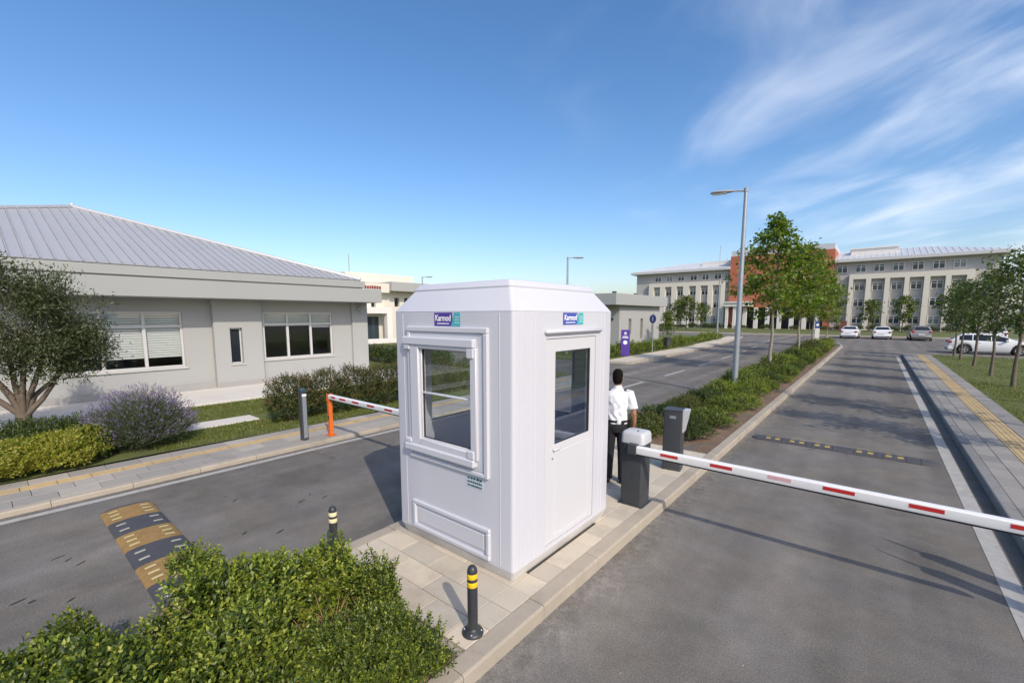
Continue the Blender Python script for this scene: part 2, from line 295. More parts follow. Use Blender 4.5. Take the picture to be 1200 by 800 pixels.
class MB:
    def __init__(s): s.v = []; s.f = []; s.m = []
    def add(s, vs, fs, mi=0):
        n = len(s.v); s.v += [tuple(p) for p in vs]; s.f += [tuple(i + n for i in f) for f in fs]; s.m += [mi] * len(fs); return s
    def box(s, x0, x1, y0, y1, z0, z1, b=0.0, mi=0, xf=None):
        lo = (min(x0, x1), min(y0, y1), min(z0, z1)); hi = (max(x0, x1), max(y0, y1), max(z0, z1))
        if b <= 0:
            vs = [(x, y, z) for z in (lo[2], hi[2]) for y in (lo[1], hi[1]) for x in (lo[0], hi[0])]
            fs = [(0, 2, 3, 1), (4, 5, 7, 6), (0, 1, 5, 4), (2, 6, 7, 3), (0, 4, 6, 2), (1, 3, 7, 5)]
        else:
            b = min(b, 0.49 * min(hi[i] - lo[i] for i in range(3)))
            ix = {}; vs = []
            for sx in (0, 1):
                for sy in (0, 1):
                    for sz in (0, 1):
                        sg = (sx, sy, sz)
                        for a in range(3):
                            p = [0, 0, 0]
                            for k in range(3):
                                e = hi[k] if sg[k] else lo[k]
                                p[k] = e if k == a else (e - b if sg[k] else e + b)
                            ix[(sg, a)] = len(vs); vs.append(tuple(p))
            fs = []
            for a in range(3):
                o1, o2 = [k for k in range(3) if k != a]
                for sa in (0, 1):
                    q = []
                    for (u, w) in ((0, 0), (1, 0), (1, 1), (0, 1)):
                        sg = [0, 0, 0]; sg[a] = sa; sg[o1] = u; sg[o2] = w; q.append(ix[(tuple(sg), a)])
                    fs.append(tuple(q))
                for u in (0, 1):
                    for w in (0, 1):     # edge along axis a
                        sg0 = [0, 0, 0]; sg0[o1] = u; sg0[o2] = w; sg1 = list(sg0); sg1[a] = 1
                        fs.append((ix[(tuple(sg0), o1)], ix[(tuple(sg1), o1)], ix[(tuple(sg1), o2)], ix[(tuple(sg0), o2)]))
            for sx in (0, 1):
                for sy in (0, 1):
                    for sz in (0, 1): fs.append(tuple(ix[((sx, sy, sz), a)] for a in range(3)))
        if xf is not None: vs = [tuple(xf @ Vector(p)) for p in vs]
        return s.add(vs, fs, mi)
    def prism(s, poly, z0, z1, mi=0, cap_bottom=True):
        n = len(poly); vs = [(x, y, z0) for x, y in poly] + [(x, y, z1) for x, y in poly]
        fs = [(i, (i + 1) % n, (i + 1) % n + n, i + n) for i in range(n)] + [tuple(range(n, 2 * n))]
        if cap_bottom: fs.append(tuple(range(n - 1, -1, -1)))
        return s.add(vs, fs, mi)
    def loft(s, rings, mi=0, cap=True, closed=True):
        n = len(rings[0]); vs = [p for r in rings for p in r]; fs = []
        for k in range(len(rings) - 1):
            for i in range(n if closed else n - 1):
                j = (i + 1) % n; fs.append((k * n + i, k * n + j, (k + 1) * n + j, (k + 1) * n + i))
        if cap: fs.append(tuple(range(n - 1, -1, -1))); fs.append(tuple(range((len(rings) - 1) * n, len(rings) * n)))
        return s.add(vs, fs, mi)
    def tube(s, path, rad, n=8, mi=0, cap=True):
        path = [Vector(p) for p in path]; rings = []
        if not hasattr(rad, '__len__'): rad = [rad] * len(path)
        prev = None
        for i, p in enumerate(path):
            d = (path[min(i + 1, len(path) - 1)] - path[max(i - 1, 0)]).normalized()
            u = (prev - d * prev.dot(d)) if prev is not None else d.orthogonal()
            if u.length < 1e-6: u = d.orthogonal()
            u.normalize(); prev = u; w = d.cross(u)
            rings.append([tuple(p + (u * math.cos(2 * PI * k / n) + w * math.sin(2 * PI * k / n)) * rad[i]) for k in range(n)])
        return s.loft(rings, mi, cap)
    def lathe(s, prof, cx=0, cy=0, n=20, mi=0, cap=True):
        return s.loft([[(cx + r * math.cos(2 * PI * k / n), cy + r * math.sin(2 * PI * k / n), z) for k in range(n)] for r, z in prof], mi, cap)
    def grid(s, P, mi=0):
        a = len(P); b = len(P[0]); return s.add([p for r in P for p in r], [(i * b + j, i * b + j + 1, (i + 1) * b + j + 1, (i + 1) * b + j) for i in range(a - 1) for j in range(b - 1)], mi)
    def mesh(s, name, mats, smooth=None, fix=True):
        me = bpy.data.meshes.new(name); me.from_pydata(s.v, [], s.f)
        for m in (mats if isinstance(mats, (list, tuple)) else [mats]): me.materials.append(MATS[m] if isinstance(m, str) else m)
        if len(me.materials) > 1: me.polygons.foreach_set('material_index', s.m)
        if fix:
            bm = bmesh.new(); bm.from_mesh(me); bmesh.ops.recalc_face_normals(bm, faces=bm.faces); bm.to_mesh(me); bm.free()
        if smooth is not None: me.shade_smooth(); me.set_sharp_from_angle(angle=R(smooth))
        me.update(); return me
    def build(s, name, mats, parent=None, smooth=None, loc=(0, 0, 0), rot=(0, 0, 0), fix=True):
        return inst(name, s.mesh(name, mats, smooth, fix), parent, loc, rot)

def wall_grid(mb, origin, uax, nax, u0, u1, z0, z1, holes, depth, mi=0, rmi=0):
    """upright wall with openings: front faces plus the reveals; nax points outwards"""
    us = sorted({u0, u1, *[h[0] for h in holes], *[h[1] for h in holes]}); zs = sorted({z0, z1, *[h[2] for h in holes], *[h[3] for h in holes]})
    O = Vector(origin); U = Vector(uax); Nn = Vector(nax)
    P = lambda u, z, d=0.0: tuple(O + U * u - Nn * d + Vector((0, 0, z)))
    for i in range(len(us) - 1):
        for j in range(len(zs) - 1):
            cu = (us[i] + us[i + 1]) / 2; cz = (zs[j] + zs[j + 1]) / 2
            if any(h[0] < cu < h[1] and h[2] < cz < h[3] for h in holes): continue
            mb.add([P(us[i], zs[j]), P(us[i + 1], zs[j]), P(us[i + 1], zs[j + 1]), P(us[i], zs[j + 1])], [(0, 1, 2, 3)], mi)
    for a, b, c, d in holes:
        for q in (((a, c), (b, c)), ((b, c), (b, d)), ((b, d), (a, d)), ((a, d), (a, c))):
            (p0, p1) = q
            mb.add([P(*p0), P(*p1), P(*p1, depth), P(*p0, depth)], [(0, 1, 2, 3)], rmi)

def np_mesh(name, V, F, mats, mi=None):
    me = bpy.data.meshes.new(name); V = np.asarray(V, np.float32); F = np.asarray(F, np.int32); k = F.shape[1]
    me.vertices.add(len(V)); me.vertices.foreach_set('co', V.ravel())
    me.loops.add(F.size); me.loops.foreach_set('vertex_index', F.ravel())
    me.polygons.add(len(F)); me.polygons.foreach_set('loop_start', np.arange(0, F.size, k, dtype=np.int32))
    for m in mats: me.materials.append(MATS[m])
    if mi is not None: me.polygons.foreach_set('material_index', np.asarray(mi, np.int32))
    me.update(calc_edges=True); me.validate(); return me
def nrm(a): return a / np.maximum(np.linalg.norm(a, axis=-1, keepdims=True), 1e-9)
LT = np.array([[0, 3, 1], [0, 2, 3], [3, 2, 4], [3, 4, 1]])
def leaf_arrays(P, D, Nn, L, Wd, fold=0.28, droop=0.12):
    D = nrm(D); Z = nrm(Nn - D * (Nn * D).sum(1, keepdims=True)); S = np.cross(D, Z); L = L[:, None]; Wd = Wd[:, None]
    c = P + D * L * 0.5
    V = np.stack([P, c - S * Wd / 2 + Z * fold * Wd, c + S * Wd / 2 + Z * fold * Wd, c, P + D * L - Z * droop * L], 1).reshape(-1, 3)
    n = len(P); F = (np.arange(n)[:, None, None] * 5 + LT[None]).reshape(-1, 3)
    return V, F
# ================================================================== the setting
KH = 0.13
def slab_mesh(cache, w, l, h, m, b=0.004):
    k = (round(w, 3), round(l, 3), h, m)
    if k not in cache:
        cache[k] = MB().box(-w / 2, w / 2, -l / 2, l / 2, -h, 0, b).mesh('slab', m)
    return cache[k]
SLABS = {}
def slab(name, parent, x0, x1, y0, y1, z, m, gap=0.006, h=0.03, jit=0.0015, rnd=random.Random(3)):
    me = slab_mesh(SLABS, x1 - x0 - gap, y1 - y0 - gap, h, m)
    return inst(name, me, parent, ((x0 + x1) / 2, (y0 + y1) / 2, z + rnd.uniform(-jit, jit)), (rnd.uniform(-.0015, .0015), rnd.uniform(-.0015, .0015), rnd.uniform(-.003, .003)))
def kerbstone_mesh(w, l, h, m, inner=True):
    b = 0.018
    prof = [(0, -h), (0, -b), (b * .3, -b * .3), (b, 0), (w - .004, 0), (w, -.004), (w, -h)]
    g = 0.003
    return MB().loft([[(x, -l / 2 + g, z) for x, z in prof], [(x, l / 2 - g, z) for x, z in prof]]).mesh('kerbstone', m)

# ground and roads
g = MB().add([(-900, -500, -.06), (900, -500, -.06), (900, 1200, -.06), (-900, 1200, -.06)], [(0, 1, 2, 3)]).build('ground', 'grass_ground'); tag(g, kind='structure')
def gridsheet(x0, x1, y0, y1, z, n=1):
    return MB().add([(x0, y0, z), (x1, y0, z), (x1, y1, z), (x0, y1, z)], [(0, 1, 2, 3)])
road = gridsheet(-75, 75, -40, 76, 0).build('road', 'asphalt'); tag(road, kind='structure')

# road markings (worn paint, 4 mm sheets)
def strip(name, pts, m, z=0.004):
    mb = MB()
    for i in range(len(pts) - 1):
        (a0, b0, y0), (a1, b1, y1) = pts[i], pts[i + 1]
        mb.add([(a0, y0, z), (b0, y0, z), (b1, y1, z), (a1, y1, z)], [(0, 1, 2, 3)])
    return mb.build(name, m, road)
strip('edge_line', [(-8.70, -8.57, -14), (-8.70, -8.57, 17)], 'road_paint')
strip('edge_line', [(1.15, 1.32, -10), (1.15, 1.32, 38.6)], 'road_paint')
for i, (x, y) in enumerate([(-7.2, 15.9), (-7.2, 20.9), (-7.22, 25.9), (-7.35, 30.9), (-7.6, 36.5), (-7.95, 42.5), (-8.4, 49), (-9.0, 56)]):
    dx = -0.06 * min(1, max(0, (y - 25) / 10))
    strip('lane_dash', [(x - .07, x + .07, y - 1.3), (x - .07 + dx, x + .07 + dx, y + 1.3)], 'road_paint')
for k in range(7): 
    x = -1.95 + k * .5; mb = MB().add([(x, 38.9, .004), (x + .34, 38.9, .004), (x + .34, 39.3, .004), (x, 39.3, .004)], [(0, 1, 2, 3)]); mb.build('give_way_dash', 'road_paint_worn', road)
for k in range(5):
    y = 24 + k * 7; strip('kerb_line', [(-10.22 - .012 * (y - 24), -10.12 - .012 * (y - 24), y), (-10.28 - .012 * (y - 24), -10.18 - .012 * (y - 24), y + 4.6)], 'road_paint_worn')
rr = random.Random(8)
for (u, v) in [(-6.9, .35), (-6.75, .42), (-6.1, .02), (-6.0, .10), (-7.6, -.25), (-7.35, -.12), (-5.75, .34), (-7.9, -.7), (-6.55, .5), (-6.2, 3.1), (-6.45, 3.0), (-6.3, 2.8), (-7.1, 2.2), (-7.35, 2.15), (-5.9, 1.9), (-5.6, 2.2)]:
    a = rr.uniform(-.3, .3); l = rr.uniform(.03, .07); w = rr.uniform(.010, .02); n = 8
    MB().add([(l * math.cos(t * 2 * PI / n) * rr.uniform(.8, 1.1), w * math.sin(t * 2 * PI / n) * rr.uniform(.7, 1.2), 0) for t in range(n)], [tuple(range(n))]).build('tar_spot', 'tar', road, loc=(u, v, .003), rot=(0, 0, PI / 2 + .5 + a))

# ---- median island
mx0, mx1 = -4.47, -2.10
isl = MB()
tip = [(mx1, 47.5), (mx1 - .25, 50), (-2.75, 51.4), (-3.3, 50.6), (-3.95, 48)]
isl.prism([(mx0 + .1, -3), (mx1 - .1, -3)] + [(x - .06, y - .1) for x, y in tip] + [(mx0 + .1, 44)], -.05, .085)
island = isl.build('median_island', 'grout'); tag(island, kind='structure')
kme = kerbstone_mesh(.17, 1.0, .2, 'kerb')
for i in range(50):
    y = -2.5 + i
    inst('kerbstone', kme, island, (mx0, y, KH + rr.uniform(-.003, .003)), (0, 0, rr.uniform(-.002, .002)))
    if y < 47: inst('kerbstone', kme, island, (mx1, y, KH + rr.uniform(-.003, .003)), (0, 0, PI + rr.uniform(-.002, .002)))
for (a, b) in zip(tip[:-1], tip[1:]):
    L_ = math.dist(a, b); me = kerbstone_mesh(.17, L_, .2, 'kerb'); d = math.atan2(b[1] - a[1], b[0] - a[0])
    inst('kerbstone', me, island, ((a[0] + b[0]) / 2, (a[1] + b[1]) / 2, KH), (0, 0, d + PI / 2))
def bed(x0, x1, y0, y1, z, name, seed, amp=.035, m='soil', step=.12):
    nx = max(2, int((x1 - x0) / step)); ny = max(2, int((y1 - y0) / step)); rg = random.Random(seed)
    P = [[(x0 + (x1 - x0) * i / nx, y0 + (y1 - y0) * j / ny, z + (rg.uniform(-amp, amp) if 0 < i < nx and 0 < j < ny else 0)) for j in range(ny + 1)] for i in range(nx + 1)]
    return MB().grid(P).build(name, m, None, smooth=80)
b1 = bed(mx0 + .172, mx1 - .172, -3, 2.12, .10, 'soil_bed', 1); tag(b1, kind='structure')
b2 = bed(mx0 + .172, mx1 - .172, 8.55, 47, .10, 'soil_bed', 2, step=.2); tag(b2, kind='structure')
inst('edging_stone', MB().box(mx0 + .175, mx1 - .175, 2.125, 2.185, -.05, .115, .006).mesh('edging_stone', 'kerb'), island)
inst('edging_stone', MB().box(mx0 + .175, mx1 - .175, 8.48, 8.545, -.05, .115, .006).mesh('edging_stone', 'kerb'), island)
# paving slabs on the island (none under the booth)
xs = [-4.295, -3.88, -3.40, -2.92, -2.44, -2.275]
row = 0; y = 2.19
while y < 8.4:
    y1 = min(y + .281, 8.475); off = 0 if row % 2 == 0 else -.24
    cuts = [-4.295] + [c + off for c in (-3.88, -3.40, -2.92)] + [-2.52, -2.275]
    cuts = [-4.295] + [c for c in cuts[1:-2] if c > -4.05] + [-2.52, -2.275]
    for a, b in zip(cuts[:-1], cuts[1:]):
        if -4.0 < (a + b) / 2 < -2.62 and 3.2 < (y + y1) / 2 < 4.75: continue
        slab('paving_slab', island, a, b, y, y1, .127, 'paving')
    y = y1; row += 1

# ---- right pavement and lawn
pv = MB().prism([(1.6, -6), (3.0, -6), (3.0, 40.2), (1.6, 40.2)], -.05, .10).build('right_pavement', 'grout'); tag(pv, kind='structure')
kmeg = kerbstone_mesh(.145, .8, .2, 'kerb_grey')
for i in range(57): inst('kerbstone', kmeg, pv, (1.49, -5.4 + i * .8, .14 + rr.uniform(-.002, .002)), (0, 0, 0))
for a, b, ofs in ((1.637, 1.885, 0), (1.885, 2.16, .2), (2.55, 2.905, .1)):
    y = 4.2 - ofs
    while y < 39.9:
        l = .5; slab('paving_slab', pv, a, b, y, min(y + l, 39.95), .137, 'paving_grey'); y += l
tm = MB().box(-.188, .188, -.197, .197, -.03, 0, .004)
for k in range(4): tm.box(-.15 + k * .088, -.114 + k * .088, -.18, .18, 0, .006, .003)
tme = tm.mesh('tactile_tile', 'tactile')
for i in range(89): inst('tactile_tile', tme, pv, (2.355, 4.3 + i * .4, .1365 + rr.uniform(-.001, .001)))
for i in range(3): inst('kerbstone', kerbstone_mesh(.145, .46, .2, 'kerb_grey'), pv, (1.72 + i * .47, 40.25, .14), (0, 0, -PI / 2))
lr = MB().grid([[(2.915 + i * .5, -6 + j * .9, .12 + .012 * math.sin(i * 1.3 + j * .7)) for j in range(52)] for i in range(60)]).build('lawn', 'grass_ground', smooth=80); tag(lr, kind='structure')
lk = MB().box(3.0, 33, 40.0, 40.22, -.05, .14, .01).build('lawn_kerb', 'kerb_grey'); tag(lk, kind='structure')

# ---- left pavement, planting strip, path, apron
pl = MB().prism([(-10.36, -14), (-8.9, -14), (-8.9, 17), (-10.36, 17)], -.05, .045).build('left_pavement', 'grout'); tag(pl, kind='structure')
kml = kerbstone_mesh(.13, .9, .15, 'kerb')
for i in range(20): inst('kerbstone', kml, pl, (-8.85, -.9 + i * .9, .08), (0, 0, PI))
y = -2.2; row = 0; r5 = random.Random(5)
while y < 16.8:
    l = .46
    for a, b in ((-9.36, -8.985), (-9.735, -9.36), (-10.35, -9.995)):
        o = 0.0 if a > -9.4 else .2
        slab('paving_slab', pl, a, b, y + o, y + l + o, .077, 'paving_left', rnd=r5)
    y += l; row += 1
tm2 = MB().box(-.126, .126, -.197, .197, -.03, 0, .004)
for k in range(3): tm2.box(-.095 + k * .072, -.06 + k * .072, -.18, .18, 0, .006, .003)
tme2 = tm2.mesh('tactile_tile', 'tactile')
for i in range(48): inst('tactile_tile', tme2, pl, (-9.865, -2 + i * .4, .0765))
ll = MB().grid([[(-75 + i * 1.2 if i < 50 else -15 + (i - 50) * .2896, -30 + j * .94, .09 + .012 * math.sin(i * 1.7 + j)) for j in range(51)] for i in range(67)]).build('lawn', 'grass_ground', smooth=80); tag(ll, kind='structure')
pth = MB().prism([(-75, -30), (-10.37, -30), (-10.37, 17), (-75, 17)], -.05, .06).build('lawn_base', 'grout'); tag(pth, kind='structure')
fp = MB().box(-12.5, -11.85, -10, 4.35, .0, .125, .006).build('footpath', 'apron'); tag(fp, kind='structure')
ap = MB().box(-17.9, -14.95, -9, 12.5, .0, .16, .008).build('building_apron', 'apron'); tag(ap, kind='structure')

# ---- far pavement and lawn beside the left road
ks = [(-10.4, 23.0), (-10.6, 35), (-11.3, 47), (-12.6, 60)]
pb = MB().prism(ks + [(-14.3, 60), (-13.0, 47), (-12.3, 35), (-12.0, 23.0)], -.05, .12).build('far_pavement', 'paving'); tag(pb, kind='structure')
for (a, b) in zip(ks[:-1], ks[1:]):
    n = int(math.dist(a, b)); d = math.atan2(b[1] - a[1], b[0] - a[0])
    for i in range(n):
        t = (i + .5) / n; inst('kerbstone', kme, pb, (a[0] + (b[0] - a[0]) * t + .03, a[1] + (b[1] - a[1]) * t, .13), (0, 0, d + PI / 2))
l3 = MB().prism([(-75, 23), (-12.0, 23), (-12.3, 35), (-13.0, 47), (-14.3, 60), (-75, 60)], -.05, .11).build('lawn', 'grass_ground'); tag(l3, kind='structure')
pk = MB().box(-75, 75, 71, 72.6, -.05, .13, .01).build('far_pavement', 'kerb'); tag(pk, kind='structure')
l4 = MB().box(-75, 75, 72.602, 200, -.05, .12).build('lawn', 'grass_ground'); tag(l4, kind='structure')
for i in range(9): strip('bay_line', [(-7.5 + i * 2.75, -7.38 + i * 2.75, 65.6), (-7.5 + i * 2.75, -7.38 + i * 2.75, 70.6)], 'road_paint_worn')

# ---- grass blades (nobody could count them)
def grass(name, regions, n, hgt, seed, label):
    rg = np.random.default_rng(seed); A = np.array([(r[1] - r[0]) * (r[3] - r[2]) * r[5] for r in regions]); A = A / A.sum(); Ps = []
    for r, a in zip(regions, A):
        k = int(n * a); Ps.append(np.stack([rg.uniform(r[0], r[1], k), rg.uniform(r[2], r[3], k), np.full(k, r[4])], 1))
    P = np.concatenate(Ps); n = len(P); d = np.stack([rg.normal(0, .45, n), rg.normal(0, .45, n), np.ones(n)], 1); d = nrm(d)
    s = nrm(np.stack([rg.normal(size=n), rg.normal(size=n), np.zeros(n)], 1)); h = (hgt * rg.uniform(.5, 1.3, n))[:, None]; w = (hgt * .16 * rg.uniform(.7, 1.3, n))[:, None]
    V = np.stack([P - s * w, P + s * w, P + d * h], 1).reshape(-1, 3); F = np.arange(3 * n).reshape(-1, 3)
    o = inst(name, np_mesh(name, V, F, ['grass'])); tag(o, label, 'grass', kind='stuff')
grass('lawn_grass', [(2.93, 9, 10, 25, .115, 2.2), (2.93, 14, 25, 40, .115, 1)], 90000, .055, 1, 'short mown grass on the lawn beside the grey pavement')
grass('lawn_grass', [(-14.9, -12.52, 2, 12, .085, 1), (-11.83, -10.4, 2, 8, .085, 1.4), (-18, -11, 8, 16, .085, .6)], 70000, .06, 2, 'short mown grass in front of the cream office building')
grass('lawn_grass', [(-17, -12.1, 24, 40, .11, 1)], 25000, .09, 3, 'grass verge beside the purple sign')

# ---- speed bumps
def bump(name, x0, y0, y1, segs, hgt, label, refl, capl, capr):
    root = empty(name, (x0, (y0 + y1) / 2, 0.003)); w = (y1 - y0) / 2; n = 12; x = 0.0
    tag(root, label, 'speed bump')
    def arc(xx, s=1.0, hs=1.0): return [(xx, -w * s * math.cos(PI * k / n), max(0, hgt * hs * math.sin(PI * k / n) ** .8)) for k in range(n + 1)]
    def cap(xx, L_, sgn):
        rings = [arc(xx + sgn * L_ * t, max(.04, math.sqrt(max(0, 1 - t * t))), max(.05, math.sqrt(max(0, 1 - t * t)))) for t in (0, .3, .55, .75, .9, .99)]
        MB().loft(rings, closed=False).build('end_cap', 'bump_black', root, smooth=50)
    if capl: cap(-.004, capl, -1)
    for (l, m, rf) in segs:
        sg = MB().loft([arc(x + .003), arc(x + l - .003)], closed=False).build('segment', m, root, smooth=60)
        for (fx, fy, lx, ly) in rf:
            P = []
            for i in range(2):
                rowp = []
                for j in range(5):
                    yy = (fy + ly * (j / 4 - .5)) * w; kk = math.acos(max(-1, min(1, -yy / w)))
                    rowp.append((x + l * fx + lx * (i - .5), yy, hgt * math.sin(kk) ** .8 + .004))
                P.append(rowp)
            MB().grid(P).build('reflector', refl[m], sg)
        x += l
    if capr: cap(x + .004, capr, 1)
    return root
yr = [(f, s, .045, .34) for s in (-.6, .6) for f in (.22, .5, .78)]
br_ = [(f, s, .045, .34) for s in (-.6, .6) for f in (.3, .7)]
bump('speed_bump', -7.93, .84, 1.40, [(.51, 'bump_yellow', yr), (.51, 'bump_black', br_)] * 3 + [(.51, 'bump_yellow', yr)], .05,
     'wide yellow and black rubber speed bump in front of the bushes', {'bump_yellow': 'bump_reflector', 'bump_black': 'bump_reflector_pale'}, .13, .13)
rf1 = [(f, yy, .085, .42) for yy in (-.5, .5) for f in (.25, .75)]
bump('speed_bump', -1.72, 10.70, 11.08, [(.34, 'bump_black', rf1), (.10, 'bump_black', []), (.34, 'bump_black', rf1), (.10, 'bump_black', []), (.34, 'bump_black', rf1), (.34, 'bump_black', []), (.34, 'bump_black', rf1), (.10, 'bump_black', []), (.34, 'bump_black', rf1), (.2, 'bump_black', [])], .055,
     'narrow black rubber speed bump with yellow studs beyond the long barrier arm', {'bump_black': 'stud_yellow'}, .25, .28)
# ================================================================== the white booth
def text_mesh(name, s, size, m, bold=0.0, extrude=0.001, xscale=1.0):
    cu = bpy.data.curves.new(name, 'FONT'); cu.body = s; cu.size = size; cu.extrude = extrude; cu.offset = bold; cu.align_x = 'LEFT'
    ob = bpy.data.objects.new(name, cu); COL.objects.link(ob); bpy.context.view_layer.update()
    me = bpy.data.meshes.new_from_object(ob.evaluated_get(bpy.context.evaluated_depsgraph_get())); bpy.data.objects.remove(ob)
    me.materials.clear(); me.materials.append(MATS[m])
    return me
def text_fit(name, s, w, h, m, parent, origin, u, v, bold=0.0):
    """flat lettering of width w and height h, at origin, running along u with v up"""
    me = text_mesh(name, s, 1.0, m, bold, 0.002)
    co = np.empty(len(me.vertices) * 3, np.float32); me.vertices.foreach_get('co', co); co = co.reshape(-1, 3)
    lo = co.min(0); hi = co.max(0); a = (co[:, 0] - lo[0]) / (hi[0] - lo[0]) * w; b = (co[:, 1] - lo[1]) / (hi[1] - lo[1]) * h
    U = np.array(u); V = np.array(v); Nn = np.cross(U, V); q = np.array(origin) + a[:, None] * U + b[:, None] * V + np.where(co[:, 2:3] > 0, .0015, 0) * Nn
    me.vertices.foreach_set('co', q.astype(np.float32).ravel()); me.update()
    return inst(name, me, parent)
BX0, BX1, BY0, BY1 = -4.25, -2.50, 3.05, 4.95
Z0, Z1 = 0.255, 2.74
booth = empty('guard_booth', ((BX0 + BX1) / 2, (BY0 + BY1) / 2, .127))
tag(booth, 'white moulded guard booth with window and door standing on the paved island', 'guard booth')
INVB = Vector((-(BX0 + BX1) / 2, -(BY0 + BY1) / 2, -.127))
class BP(MB):    # booth parts are modelled in world metres and moved into the booth's own frame
    def build(s, name, mats, parent=None, smooth=None, bev=None):
        s.v = [(x + INVB.x, y + INVB.y, z + INVB.z) for x, y, z in s.v]
        return inst(name, s.mesh(name, mats, smooth), parent or booth)
def rrect(x0, x1, y0, y1, z, r=.03, n=4):
    P = []
    for (cx, cy, a0) in ((x1 - r, y0 + r, -PI / 2), (x1 - r, y1 - r, 0), (x0 + r, y1 - r, PI / 2), (x0 + r, y0 + r, PI)):
        for k in range(n + 1): a = a0 + PI / 2 * k / n; P.append((cx + r * math.cos(a), cy + r * math.sin(a), z))
    return P
def ring(ins, z, r=.035): return rrect(BX0 + ins, BX1 - ins, BY0 + ins, BY1 - ins, z, max(.008, r))
BP().loft([ring(.045, .1295), ring(.04, .14), ring(.0, .25), ring(.008, .2545)]).build('base', 'booth_base', smooth=35)
BP().loft([ring(.03, 2.735), ring(-.002, 2.742), ring(.004, 2.752), ring(.155, 2.965), ring(.152, 2.982), ring(.16, 2.992), ring(.2, 3.04), ring(.225, 3.046)]).build('roof', 'booth_white', smooth=25)
# shell: four walls with openings
WIN = (-3.80, -3.01, 1.34, 2.37); DOOR = (3.565, 4.56, .30, 2.47); WL = (3.5, 4.5, 1.37, 2.34); WB = (-3.80, -3.0, 1.37, 2.34)
sh = BP()
zs_all = sorted({Z0, Z1, WIN[2], WIN[3], DOOR[2], DOOR[3], WL[2], WL[3]})
def shell_side(fixed, axis, u0, u1, holes, inset):
    us = sorted({u0, u1, *[h[0] for h in holes], *[h[1] for h in holes]})
    for i in range(len(us) - 1):
        for j in range(len(zs_all) - 1):
            cu = (us[i] + us[i + 1]) / 2; cz = (zs_all[j] + zs_all[j + 1]) / 2
            if any(h[0] < cu < h[1] and h[2] < cz < h[3] for h in holes): continue
            q = [(us[i], zs_all[j]), (us[i + 1], zs_all[j]), (us[i + 1], zs_all[j + 1]), (us[i], zs_all[j + 1])]
            sh.add([((a, fixed, z) if axis == 'x' else (fixed, a, z)) for a, z in q], [(0, 1, 2, 3)])
shell_side(BY0, 'x', BX0, BX1, [WIN], 0); shell_side(BY1, 'x', BX0, BX1, [WB], 0)
shell_side(BX1, 'y', BY0, BY1, [DOOR], 0); shell_side(BX0, 'y', BY0, BY1, [WL], 0)
me = bpy.data.meshes.new('shell'); me.from_pydata([tuple(Vector(p) + INVB) for p in sh.v], [], sh.f)
bm = bmesh.new(); bm.from_mesh(me); bmesh.ops.remove_doubles(bm, verts=bm.verts, dist=1e-4); bmesh.ops.recalc_face_normals(bm, faces=bm.faces)
ctr = Vector((0, 0, 1.3))
if sum((f.calc_center_median() - ctr).dot(f.normal) for f in bm.faces) < 0: bmesh.ops.reverse_faces(bm, faces=bm.faces)
ed = [e for e in bm.edges if abs(e.verts[0].co.x - e.verts[1].co.x) < 1e-5 and abs(e.verts[0].co.y - e.verts[1].co.y) < 1e-5
      and abs(abs(e.verts[0].co.x) - (BX1 - BX0) / 2) < 1e-4 and abs(abs(e.verts[0].co.y) - (BY1 - BY0) / 2) < 1e-4]
bmesh.ops.bevel(bm, geom=ed, offset=.035, segments=4, affect='EDGES', profile=.5)
# thickness: duplicate faces shrunk inwards + rim
geom = bmesh.ops.solidify(bm, geom=bm.faces[:], thickness=.06)
xs_ = [v.co.x for v in bm.verts]
bm.to_mesh(me); bm.free(); me.materials.append(MATS['booth_white']); me.shade_smooth(); me.set_sharp_from_angle(angle=R(28))
print('SHELL extent', min(xs_), max(xs_))
shell = inst('wall_shell', me, booth)
BP().box(BX0 + .07, BX1 - .07, BY0 + .07, BY1 - .07, .256, .272).build('floor', 'inside_grey')
BP().box(BX0 + .07, BX1 - .07, BY0 + .07, BY1 - .07, 2.70, 2.72).build('ceiling', 'booth_white')
# subtle mouldings
for x in (-2.665, -4.10): BP().box(x - .006, x + .006, BY0 - .003, BY0 + .01, .27, 2.72, .0028).build('vertical_bead', 'booth_white')
for y in (3.13, 3.20, 3.33, 3.40, 4.70, 4.78): BP().box(BX1 - .01, BX1 + .0035, y - .012, y + .012, .27, 2.72, .003).build('vertical_bead', 'booth_white')
for x in (): BP().box(x - .005, x + .005, BY0 - .0025, BY0 + .01, .27, 2.72, .0022).build('vertical_bead', 'booth_white')
# window surround on the -Y face
sr = BP()
def bead(mb, x0, x1, z0, z1, p, b): mb.box(x0, x1, BY0 - p, BY0 + .012, z0, z1, b)
bead(sr, -4.01, -2.795, 2.53, 2.585, .03, .008); bead(sr, -2.85, -2.795, 1.115, 2.529, .03, .008); bead(sr, -4.01, -3.96, 1.16, 2.529, .024, .008)
bead(sr, -4.0, -2.851, 1.115, 1.158, .028, .008)
sr.build('window_surround', 'booth_white', smooth=20)
pd = BP()
for q_ in ((-3.955, -3.93, 1.165, 2.525), (-2.935, -2.855, 1.165, 2.525), (-3.93, -2.935, 2.385, 2.525), (-3.93, -2.935, 1.165, 1.275)): bead(pd, *q_, .012, .0)
pd.build('surround_field', 'booth_white')
hd = BP(); bead(hd, -4.045, -2.95, 2.385, 2.475, .062, .012); bead(hd, -3.05, -2.952, 2.285, 2.384, .058, .01); bead(hd, -4.035, -3.935, 2.33, 2.384, .054, .01); hd.build('window_hood', 'booth_white', smooth=20)
